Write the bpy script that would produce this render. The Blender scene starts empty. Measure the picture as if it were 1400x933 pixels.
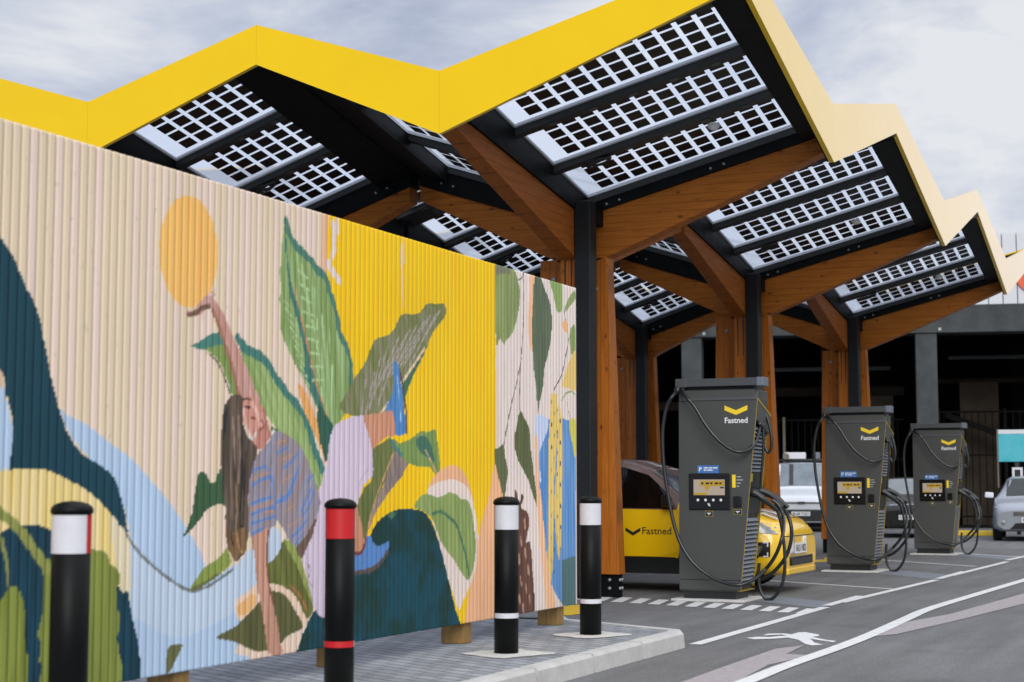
import bpy, bmesh, math, random
import numpy as np
from mathutils import Vector, Matrix
random.seed(7); rng = np.random.default_rng(5)
S = bpy.context.scene
COL = S.collection
PI = math.pi

# ------------------------------------------------------------------ materials
def lin(c):
    r = []
    for v in c:
        v /= 255.0
        r.append(v/12.92 if v <= .04045 else ((v+.055)/1.055)**2.4)
    return r

def mat(name, col, rough=.6, metal=0., var=.0, vscale=8., bump=0., bscale=60., coat=0., spec=.5, col2=None, stretch=None, croug=.05):
    """Principled material; var mixes the base colour with a darker/second tone through object-space noise."""
    m = bpy.data.materials.new(name); m.use_nodes = True
    nt = m.node_tree; b = nt.nodes['Principled BSDF']
    b.inputs['Base Color'].default_value = (*col, 1)
    b.inputs['Roughness'].default_value = rough
    b.inputs['Metallic'].default_value = metal
    b.inputs['Coat Weight'].default_value = coat
    b.inputs['Coat Roughness'].default_value = croug
    b.inputs['Specular IOR Level'].default_value = spec
    if var or bump:
        tc = nt.nodes.new('ShaderNodeTexCoord'); mp = nt.nodes.new('ShaderNodeMapping')
        nt.links.new(tc.outputs['Object'], mp.inputs['Vector'])
        if stretch: mp.inputs['Scale'].default_value = stretch
    if var:
        n = nt.nodes.new('ShaderNodeTexNoise'); n.inputs['Scale'].default_value = vscale
        n.inputs['Detail'].default_value = 6; n.inputs['Roughness'].default_value = .65
        nt.links.new(mp.outputs[0], n.inputs['Vector'])
        r = nt.nodes.new('ShaderNodeMapRange'); r.inputs[1].default_value = .3; r.inputs[2].default_value = .7
        nt.links.new(n.outputs['Fac'], r.inputs[0])
        mx = nt.nodes.new('ShaderNodeMix'); mx.data_type = 'RGBA'
        c2 = col2 if col2 else tuple(c*(1-var) for c in col)
        mx.inputs[6].default_value = (*col, 1); mx.inputs[7].default_value = (*c2, 1)
        nt.links.new(r.outputs[0], mx.inputs[0]); nt.links.new(mx.outputs[2], b.inputs['Base Color'])
        rr = nt.nodes.new('ShaderNodeMapRange'); rr.inputs[3].default_value = max(0, rough-.08); rr.inputs[4].default_value = min(1, rough+.1)
        nt.links.new(n.outputs['Fac'], rr.inputs[0]); nt.links.new(rr.outputs[0], b.inputs['Roughness'])
    if bump:
        n2 = nt.nodes.new('ShaderNodeTexNoise'); n2.inputs['Scale'].default_value = bscale; n2.inputs['Detail'].default_value = 5
        nt.links.new(mp.outputs[0], n2.inputs['Vector'])
        bp = nt.nodes.new('ShaderNodeBump'); bp.inputs['Strength'].default_value = bump; bp.inputs['Distance'].default_value = .01
        nt.links.new(n2.outputs['Fac'], bp.inputs['Height']); nt.links.new(bp.outputs[0], b.inputs['Normal'])
    return m

def wood_mat(name, c1, c2, knot, axis, rough=.45):
    """Glulam: grain stretched along one axis, darker knots and faint lamella lines."""
    m = bpy.data.materials.new(name); m.use_nodes = True
    nt = m.node_tree; b = nt.nodes['Principled BSDF']; N = nt.nodes.new; L = nt.links.new
    tc = N('ShaderNodeTexCoord'); mp = N('ShaderNodeMapping'); L(tc.outputs['Object'], mp.inputs['Vector'])
    s = [14, 14, 14]; s[axis] = 1.1; mp.inputs['Scale'].default_value = s
    n = N('ShaderNodeTexNoise'); n.inputs['Scale'].default_value = 2.2; n.inputs['Detail'].default_value = 8; n.inputs['Roughness'].default_value = .6; n.inputs['Distortion'].default_value = .6
    L(mp.outputs[0], n.inputs['Vector'])
    r = N('ShaderNodeMapRange'); r.inputs[1].default_value = .3; r.inputs[2].default_value = .72; L(n.outputs['Fac'], r.inputs[0])
    mx = N('ShaderNodeMix'); mx.data_type = 'RGBA'; mx.inputs[6].default_value = (*c1, 1); mx.inputs[7].default_value = (*c2, 1); L(r.outputs[0], mx.inputs[0])
    mp2 = N('ShaderNodeMapping'); s2 = [6.5, 6.5, 6.5]; s2[axis] = 3.2; mp2.inputs['Scale'].default_value = s2; L(tc.outputs['Object'], mp2.inputs['Vector'])
    v = N('ShaderNodeTexVoronoi'); v.inputs['Scale'].default_value = 1.25; L(mp2.outputs[0], v.inputs['Vector'])
    vr = N('ShaderNodeMapRange'); vr.inputs[1].default_value = .05; vr.inputs[2].default_value = .17; vr.inputs[3].default_value = .85; vr.inputs[4].default_value = 0; L(v.outputs['Distance'], vr.inputs[0])
    mk = N('ShaderNodeMix'); mk.data_type = 'RGBA'; mk.inputs[7].default_value = (*knot, 1); L(vr.outputs[0], mk.inputs[0]); L(mx.outputs[2], mk.inputs[6])
    wv = N('ShaderNodeTexWave'); wv.bands_direction = ('Z', 'Z', 'X')[axis]; wv.inputs['Scale'].default_value = 3.6; wv.inputs['Distortion'].default_value = .25; L(tc.outputs['Object'], wv.inputs['Vector'])
    wr = N('ShaderNodeMapRange'); wr.inputs[1].default_value = .0; wr.inputs[2].default_value = .05; wr.inputs[3].default_value = .62; wr.inputs[4].default_value = 1; L(wv.outputs['Fac'], wr.inputs[0])
    lm = N('ShaderNodeMix'); lm.data_type = 'RGBA'; lm.blend_type = 'MULTIPLY'; lm.inputs[0].default_value = 1; L(mk.outputs[2], lm.inputs[6]); L(wr.outputs[0], lm.inputs[7])
    L(lm.outputs[2], b.inputs['Base Color']); b.inputs['Roughness'].default_value = rough; b.inputs['Specular IOR Level'].default_value = .22
    bp = N('ShaderNodeBump'); bp.inputs['Strength'].default_value = .15; bp.inputs['Distance'].default_value = .006; L(n.outputs['Fac'], bp.inputs['Height']); L(bp.outputs[0], b.inputs['Normal'])
    return m

def asphalt_mat():
    m = bpy.data.materials.new('asphalt'); m.use_nodes = True
    nt = m.node_tree; b = nt.nodes['Principled BSDF']; N = nt.nodes.new; L = nt.links.new
    tc = N('ShaderNodeTexCoord')
    n1 = N('ShaderNodeTexNoise'); n1.inputs['Scale'].default_value = .45; n1.inputs['Detail'].default_value = 7; n1.inputs['Roughness'].default_value = .6; L(tc.outputs['Object'], n1.inputs['Vector'])
    n2 = N('ShaderNodeTexNoise'); n2.inputs['Scale'].default_value = 42; n2.inputs['Detail'].default_value = 3; L(tc.outputs['Object'], n2.inputs['Vector'])
    v = N('ShaderNodeTexVoronoi'); v.inputs['Scale'].default_value = 70; L(tc.outputs['Object'], v.inputs['Vector'])
    mp3 = N('ShaderNodeMapping'); mp3.inputs['Scale'].default_value = (3.0, .25, 1); mp3.inputs['Rotation'].default_value = (0, 0, .12); L(tc.outputs['Object'], mp3.inputs['Vector'])
    n3 = N('ShaderNodeTexNoise'); n3.inputs['Scale'].default_value = 1.6; n3.inputs['Detail'].default_value = 5; L(mp3.outputs[0], n3.inputs['Vector'])
    r = N('ShaderNodeValToRGB'); r.color_ramp.elements[0].position = .25; r.color_ramp.elements[0].color = (.102, .1, .097, 1)
    r.color_ramp.elements[1].position = .75; r.color_ramp.elements[1].color = (.155, .152, .147, 1); L(n1.outputs['Fac'], r.inputs[0])
    ov = N('ShaderNodeMix'); ov.data_type = 'RGBA'; ov.blend_type = 'OVERLAY'; ov.inputs[0].default_value = .8; L(r.outputs[0], ov.inputs[6]); L(n2.outputs['Color'], ov.inputs[7])
    hs = N('ShaderNodeHueSaturation'); hs.inputs['Saturation'].default_value = .1; L(ov.outputs[2], hs.inputs['Color'])
    st = N('ShaderNodeMapRange'); st.inputs[1].default_value = .35; st.inputs[2].default_value = .7; st.inputs[3].default_value = .86; st.inputs[4].default_value = 1.12; L(n3.outputs['Fac'], st.inputs[0])
    ml = N('ShaderNodeMix'); ml.data_type = 'RGBA'; ml.blend_type = 'MULTIPLY'; ml.inputs[0].default_value = 1; L(hs.outputs[0], ml.inputs[6]); L(st.outputs[0], ml.inputs[7])
    v2 = N('ShaderNodeTexVoronoi'); v2.inputs['Scale'].default_value = 3.2; L(tc.outputs['Object'], v2.inputs['Vector'])           # stray pale chips
    vr = N('ShaderNodeMapRange'); vr.inputs[1].default_value = .028; vr.inputs[2].default_value = .045; vr.inputs[3].default_value = .5; vr.inputs[4].default_value = 0; L(v2.outputs['Distance'], vr.inputs[0])
    ch = N('ShaderNodeMix'); ch.data_type = 'RGBA'; ch.inputs[7].default_value = (.3, .29, .27, 1); L(vr.outputs[0], ch.inputs[0]); L(ml.outputs[2], ch.inputs[6])
    n4 = N('ShaderNodeTexNoise'); n4.inputs['Scale'].default_value = .8; n4.inputs['Detail'].default_value = 3; L(tc.outputs['Object'], n4.inputs['Vector'])      # old oil drips
    sr = N('ShaderNodeMapRange'); sr.inputs[1].default_value = .62; sr.inputs[2].default_value = .72; sr.inputs[3].default_value = 0; sr.inputs[4].default_value = .35; L(n4.outputs['Fac'], sr.inputs[0])
    oi = N('ShaderNodeMix'); oi.data_type = 'RGBA'; oi.inputs[7].default_value = (.045, .044, .044, 1); L(sr.outputs[0], oi.inputs[0]); L(ch.outputs[2], oi.inputs[6])
    L(oi.outputs[2], b.inputs['Base Color']); b.inputs['Roughness'].default_value = .85; b.inputs['Specular IOR Level'].default_value = .3
    bp = N('ShaderNodeBump'); bp.inputs['Strength'].default_value = .6; bp.inputs['Distance'].default_value = .006; L(v.outputs['Distance'], bp.inputs['Height']); L(bp.outputs[0], b.inputs['Normal'])
    return m

def paver_mat():
    m = bpy.data.materials.new('block_paving'); m.use_nodes = True
    nt = m.node_tree; b = nt.nodes['Principled BSDF']; N = nt.nodes.new; L = nt.links.new
    tc = N('ShaderNodeTexCoord'); mp = N('ShaderNodeMapping'); mp.inputs['Rotation'].default_value = (0, 0, math.radians(27)); L(tc.outputs['Object'], mp.inputs['Vector'])
    br = N('ShaderNodeTexBrick'); br.inputs['Scale'].default_value = 1; br.inputs['Brick Width'].default_value = .2; br.inputs['Row Height'].default_value = .1
    br.inputs['Mortar Size'].default_value = .008; br.inputs['Mortar Smooth'].default_value = .3
    br.inputs['Color1'].default_value = (.2, .215, .235, 1); br.inputs['Color2'].default_value = (.3, .315, .335, 1); br.inputs['Mortar'].default_value = (.06, .063, .07, 1)
    L(mp.outputs[0], br.inputs['Vector'])
    n = N('ShaderNodeTexNoise'); n.inputs['Scale'].default_value = 1.4; n.inputs['Detail'].default_value = 8; L(tc.outputs['Object'], n.inputs['Vector'])
    ml = N('ShaderNodeMix'); ml.data_type = 'RGBA'; ml.blend_type = 'OVERLAY'; ml.inputs[0].default_value = .35; L(br.outputs['Color'], ml.inputs[6]); L(n.outputs['Fac'], ml.inputs[7])
    L(ml.outputs[2], b.inputs['Base Color']); b.inputs['Roughness'].default_value = .85
    bp = N('ShaderNodeBump'); bp.inputs['Strength'].default_value = .5; bp.inputs['Distance'].default_value = .006; bp.invert = True; L(br.outputs['Fac'], bp.inputs['Height']); L(bp.outputs[0], b.inputs['Normal'])
    return m

def glass_sheet_mat():
    m = bpy.data.materials.new('solar_glass'); m.use_nodes = True
    nt = m.node_tree; nt.nodes.clear(); N = nt.nodes.new; L = nt.links.new
    o = N('ShaderNodeOutputMaterial'); t = N('ShaderNodeBsdfTransparent'); t.inputs[0].default_value = (.89, .915, .96, 1)
    g = N('ShaderNodeBsdfGlossy'); g.inputs['Roughness'].default_value = .04; d = N('ShaderNodeBsdfTranslucent'); d.inputs[0].default_value = (.9, .93, .97, 1)
    f = N('ShaderNodeFresnel'); f.inputs['IOR'].default_value = 1.5
    m1 = N('ShaderNodeMixShader'); m1.inputs[0].default_value = .3; L(t.outputs[0], m1.inputs[1]); L(d.outputs[0], m1.inputs[2])
    m2 = N('ShaderNodeMixShader'); ge = N('ShaderNodeNewGeometry'); ir = N('ShaderNodeMapRange'); ir.inputs[3].default_value = 1.5; ir.inputs[4].default_value = 1/1.5
    L(ge.outputs['Backfacing'], ir.inputs[0]); L(ir.outputs[0], f.inputs['IOR']); L(f.outputs[0], m2.inputs[0]); L(m1.outputs[0], m2.inputs[1]); L(g.outputs[0], m2.inputs[2])
    L(m2.outputs[0], o.inputs[0]); return m

def emit_mat(name, col, s):
    m = bpy.data.materials.new(name); m.use_nodes = True
    b = m.node_tree.nodes['Principled BSDF']; b.inputs['Base Color'].default_value = (*[c*.3 for c in col], 1)
    b.inputs['Emission Color'].default_value = (*col, 1); b.inputs['Emission Strength'].default_value = s; b.inputs['Roughness'].default_value = .25
    return m

M = {}
M['asphalt'] = asphalt_mat(); M['paver'] = paver_mat()
M['white_paint'] = mat('road_paint_white', (.7, .7, .69), .7, var=.3, vscale=9, bump=.3, bscale=120, col2=(.55, .55, .545))
M['pink_paint'] = mat('road_paint_faded', (.36, .325, .325), .8, var=.4, vscale=16, col2=(.25, .23, .235))
M['yellow_paint'] = mat('road_paint_yellow', (.7, .46, .03), .7, var=.25, vscale=7)
M['blue_slab'] = mat('trench_infill', (.19, .21, .24), .8, var=.25, vscale=5, bump=.2)
M['kerb'] = mat('kerb_concrete', (.52, .51, .495), .85, var=.25, vscale=5, bump=.35, bscale=90)
M['concrete'] = mat('pale_concrete', (.62, .61, .58), .9, var=.25, vscale=9, bump=.5, bscale=50)
M['yellow'] = mat('fascia_yellow', (.86, .56, .0008), .4, var=.05, vscale=1.2, coat=1., spec=.12, croug=.2)
M['yellow'].node_tree.nodes['Principled BSDF'].inputs['Coat IOR'].default_value = 1.3
M['yellow'].node_tree.nodes['Principled BSDF'].inputs['Sheen Weight'].default_value = 1.
M['yellow'].node_tree.nodes['Principled BSDF'].inputs['Sheen Roughness'].default_value = .3
M['yellow'].node_tree.nodes['Principled BSDF'].inputs['Sheen Tint'].default_value = (1, .92, .9, 1)
M['yellow_in'] = mat('fascia_lining', (.004, .0056, .0062), .6, spec=.1)
M['steel'] = mat('black_steel', (.004, .0056, .0062), .5, var=.3, vscale=6, spec=.12)
M['pipe'] = mat('dark_downpipe', (.0085, .0115, .0135), .55, var=.2, vscale=3, spec=.3)
M['alu'] = mat('glazing_bar_grey', (.5, .53, .58), .45)
M['bolt'] = mat('galvanised_bolt', (.3, .31, .31), .45, metal=.5)
M['woodx'] = wood_mat('glulam_x', (.44, .145, .017), (.29, .085, .009), (.06, .02, .005), 0)
M['woody_shaded'] = wood_mat('glulam_y_shaded', (.36, .112, .018), (.24, .066, .01), (.055, .018, .006), 1)  # darker copy of the glulam: shade on the row arms put into the colour
M['woodz'] = wood_mat('glulam_z', (.46, .148, .018), (.31, .088, .010), (.07, .022, .006), 2)
M['glass'] = glass_sheet_mat()
M['cell'] = mat('solar_cell', (.016, .0155, .0135), .38, spec=.3, var=.25, vscale=3)
M['grey'] = mat('charger_grey', (.056, .059, .054), .5, var=.1, vscale=2, bump=.05, bscale=400)
M['grey_lt'] = mat('charger_cap_grey', (.055, .06, .062), .55, var=.1)
M['dark'] = mat('dark_plastic', (.012, .014, .014), .4)
M['rubber'] = mat('cable_rubber', (.01, .0125, .013), .34, spec=.6)
M['louvre'] = mat('louvre_bluegrey', (.13, .15, .19), .4)
M['trimyel'] = mat('trim_yellow', (.36, .26, .03), .4)
M['logoyel'] = mat('logo_yellow', (.85, .6, .02), .5)
M['white'] = mat('white_print', (.75, .76, .77), .5)
M['retro'] = mat('reflective_white', (.62, .63, .69), .4, var=.1, vscale=12, bump=.3, bscale=160)
M['red'] = mat('reflective_red', (.5, .008, .012), .4, var=.1, vscale=20)
M['bollard'] = mat('bollard_black', (.003, .004, .0044), .45, spec=.15, var=.3, vscale=4)
M['postwood'] = mat('treated_post', (.33, .2, .06), .75, var=.35, vscale=5, stretch=(6, 6, .7), col2=(.2, .115, .035))
M['stkblue'] = mat('sticker_blue', (.05, .16, .42), .5)
M['black'] = mat('black_gloss', (.004, .004, .004), .25)
M['glassdark'] = mat('car_glass', (.0025, .003, .003), .04, spec=.5)
M['tyre'] = mat('tyre_rubber', (.012, .012, .012), .8)
M['rim'] = mat('wheel_alloy', (.35, .35, .36), .35, metal=.8)
M['caryel'] = mat('car_yellow', (.84, .51, .002), .3, coat=.7)
M['carbrown'] = mat('car_roof_bronze', (.15, .085, .066), .3, coat=.6, metal=.2)
M['carwhite'] = mat('van_white', (.56, .58, .61), .3, coat=.5, var=.05)
M['carblack'] = mat('car_black', (.006, .0065, .007), .35, coat=.15, spec=.3)
M['carsilver'] = mat('car_silver', (.26, .28, .315), .35, metal=.25, coat=.35)
M['lamp'] = mat('lamp_glass', (.36, .38, .40), .2, coat=.4, var=.7, vscale=14)
M['plate'] = mat('plate_white', (.66, .67, .67), .4)
M['conc_dark'] = mat('old_concrete', (.062, .069, .07), .85, var=.5, vscale=1.3, bump=.4, bscale=20, col2=(.03, .034, .035))
M['clad_white'] = mat('white_cladding', (.6, .61, .645), .5, var=.08, vscale=.8)
M['bay_shade'] = mat('shaded_interior', (.010, .010, .010), .9, var=.4, vscale=.6, spec=.1)  # near-black base puts the shade inside the open bays into the colour
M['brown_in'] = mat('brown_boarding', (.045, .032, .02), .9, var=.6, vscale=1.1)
M['palepost'] = mat('pale_post', (.17, .15, .12), .8, var=.3)
M['signred'] = mat('sign_red', (.66, .085, .022), .45)
M['rafter'] = mat('rafter_grey', (.021, .025, .026), .5, var=.25, vscale=2)
M['fencing'] = mat('fence_black', (.003, .0032, .0032), .7, spec=.1)
M['clamp'] = mat('clamp_grey', (.06, .066, .068), .45)
M['teal'] = mat('sign_teal', (.02, .36, .42), .4, var=.35, vscale=2.2, col2=(.08, .42, .5))
M['patchblue'] = mat('decal_blue', (.09, .12, .33), .35, coat=.4)
M['rooftop'] = mat('metal_roof', (.45, .5, .56), .5, var=.2)

# ------------------------------------------------------------------ mesh builder
class MB:
    def __init__(s): s.v = []; s.f = []; s.m = []; s.sm = []
    def add(s, vs, fs, mi=0, smooth=False):
        o = len(s.v); s.v += [tuple(map(float, v)) for v in vs]
        for f in fs: s.f.append([o+i for i in f]); s.m.append(mi); s.sm.append(smooth)
    def hexa(s, c, mi=0):                     # 8 corners: bottom loop 0-3, top loop 4-7
        s.add(c, [(3, 2, 1, 0), (4, 5, 6, 7), (0, 1, 5, 4), (1, 2, 6, 5), (2, 3, 7, 6), (3, 0, 4, 7)], mi)
    def box(s, x0, y0, z0, x1, y1, z1, mi=0):
        s.hexa([(x0, y0, z0), (x1, y0, z0), (x1, y1, z0), (x0, y1, z0), (x0, y0, z1), (x1, y0, z1), (x1, y1, z1), (x0, y1, z1)], mi)
    def prism(s, poly, a, b, fn, mi=0):       # poly of 2D points, extruded between a and b; fn(p,q,t) -> xyz
        n = len(poly)
        s.add([fn(p[0], p[1], a) for p in poly]+[fn(p[0], p[1], b) for p in poly],
              [list(range(n))[::-1], list(range(n, 2*n))]+[(i, (i+1) % n, n+(i+1) % n, n+i) for i in range(n)], mi)
    def tube(s, pts, r, n=10, mi=0, cap=True):
        P = [Vector(p) for p in pts]; k = len(P)
        R = r if isinstance(r, (list, tuple)) else [r]*k
        t = (P[1]-P[0]).normalized(); up = Vector((0, 0, 1)) if abs(t.z) < .9 else Vector((1, 0, 0))
        a = t.cross(up).normalized(); vs = []
        for i in range(k):
            t = (P[min(i+1, k-1)]-P[max(i-1, 0)]).normalized()
            a = (a-t*a.dot(t)).normalized(); b = t.cross(a)
            for j in range(n):
                th = 2*PI*j/n; vs.append(P[i]+(a*math.cos(th)+b*math.sin(th))*R[i])
        fs = [(i*n+j, i*n+(j+1) % n, (i+1)*n+(j+1) % n, (i+1)*n+j) for i in range(k-1) for j in range(n)]
        s.add(vs, fs, mi, True)
        if cap:
            s.add(vs[:n], [list(range(n))[::-1]], mi); s.add(vs[-n:], [list(range(n))], mi)
    def lathe(s, prof, c, n=32, mi=0, axis='z', smooth=True):
        vs = []
        for (r, h) in prof:
            for j in range(n):
                th = 2*PI*j/n; x, y = r*math.cos(th), r*math.sin(th)
                vs.append((c[0]+x, c[1]+y, c[2]+h) if axis == 'z' else ((c[0]+x, c[1]+h, c[2]+y) if axis == 'y' else (c[0]+h, c[1]+x, c[2]+y)))
        k = len(prof)
        fs = [(i*n+j, i*n+(j+1) % n, (i+1)*n+(j+1) % n, (i+1)*n+j) for i in range(k-1) for j in range(n)]
        s.add(vs, fs, mi, smooth)
    def grid(s, fn, nu, nv, mi=0, smooth=True):
        vs = [fn(i/nu, j/nv) for j in range(nv+1) for i in range(nu+1)]
        w = nu+1
        s.add(vs, [(j*w+i, j*w+i+1, (j+1)*w+i+1, (j+1)*w+i) for j in range(nv) for i in range(nu)], mi, smooth)
    def build(s, name, mats, parent=None, bevel=0, recalc=True, solid=0, sub=0):
        me = bpy.data.meshes.new(name); me.from_pydata(s.v, [], s.f)
        ms = mats if isinstance(mats, (list, tuple)) else [mats]
        for m in ms: me.materials.append(m)
        me.polygons.foreach_set('material_index', s.m); me.polygons.foreach_set('use_smooth', s.sm)
        if recalc:
            bm = bmesh.new(); bm.from_mesh(me); bmesh.ops.recalc_face_normals(bm, faces=bm.faces); bm.to_mesh(me); bm.free()
        me.update()
        o = bpy.data.objects.new(name, me); COL.objects.link(o)
        if parent: o.parent = parent
        if sub:
            sm = o.modifiers.new('sub', 'SUBSURF'); sm.levels = sub; sm.render_levels = sub
        if solid:
            sd = o.modifiers.new('thick', 'SOLIDIFY'); sd.thickness = solid; sd.offset = 0
        if bevel:
            bv = o.modifiers.new('bevel', 'BEVEL'); bv.width = bevel; bv.segments = 2; bv.limit_method = 'ANGLE'; bv.angle_limit = math.radians(40)
        return o

def tag(o, label=None, cat=None, group=None, kind=None):
    if label: o['label'] = label
    if cat: o['category'] = cat
    if group: o['group'] = group
    if kind: o['kind'] = kind
    return o
def thing(name, loc, rz, label, cat, group=None):
    o = bpy.data.objects.new(name, None); COL.objects.link(o); o.location = loc; o.rotation_euler = (0, 0, rz); o.empty_display_size = .2
    return tag(o, label, cat, group)
def kids(o): return [c for c in bpy.data.objects if c.parent == o]
def copy_tree(o, parent=None):
    ch = kids(o)
    c = o.copy(); COL.objects.link(c)
    if parent: c.parent = parent
    for k in ch: copy_tree(k, c)
    return c
def smooth_pts(pts, n=6):
    P = [Vector(p) for p in pts]; r = []
    for i in range(len(P)-1):
        a, b, c, d = P[max(i-1, 0)], P[i], P[i+1], P[min(i+2, len(P)-1)]
        for k in range(n):
            t = k/n; r.append(.5*((2*b)+(c-a)*t+(2*a-5*b+4*c-d)*t*t+(3*b-3*c+d-a)*t**3))
    return r+[P[-1]]

def text_mesh(txt, width, height=None, thick=.002, bold=0.):
    """Writing as a mesh in its own XZ plane (x right, z up), starting at the origin."""
    cu = bpy.data.curves.new('lettering', 'FONT'); cu.body = txt; cu.size = 1; cu.extrude = 0.0; cu.offset = bold; cu.resolution_u = 3
    o = bpy.data.objects.new('lettering', cu); COL.objects.link(o)
    dg = bpy.context.evaluated_depsgraph_get(); me = bpy.data.meshes.new_from_object(o.evaluated_get(dg))
    bpy.data.objects.remove(o); bpy.data.curves.remove(cu)
    vs = [v.co.copy() for v in me.vertices]; fs = [tuple(p.vertices) for p in me.polygons]; bpy.data.meshes.remove(me)
    x0 = min(v.x for v in vs); x1 = max(v.x for v in vs); y0 = min(v.y for v in vs); y1 = max(v.y for v in vs)
    sx = width/(x1-x0); sy = height/(y1-y0) if height else sx
    return [((v.x-x0)*sx, (v.y-y0)*sy) for v in vs], fs
def add_text(mb, txt, fn, width, height=None, mi=0, bold=0.):
    p, f = text_mesh(txt, width, height, bold=bold); mb.add([fn(a, b) for a, b in p], f, mi)
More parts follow.
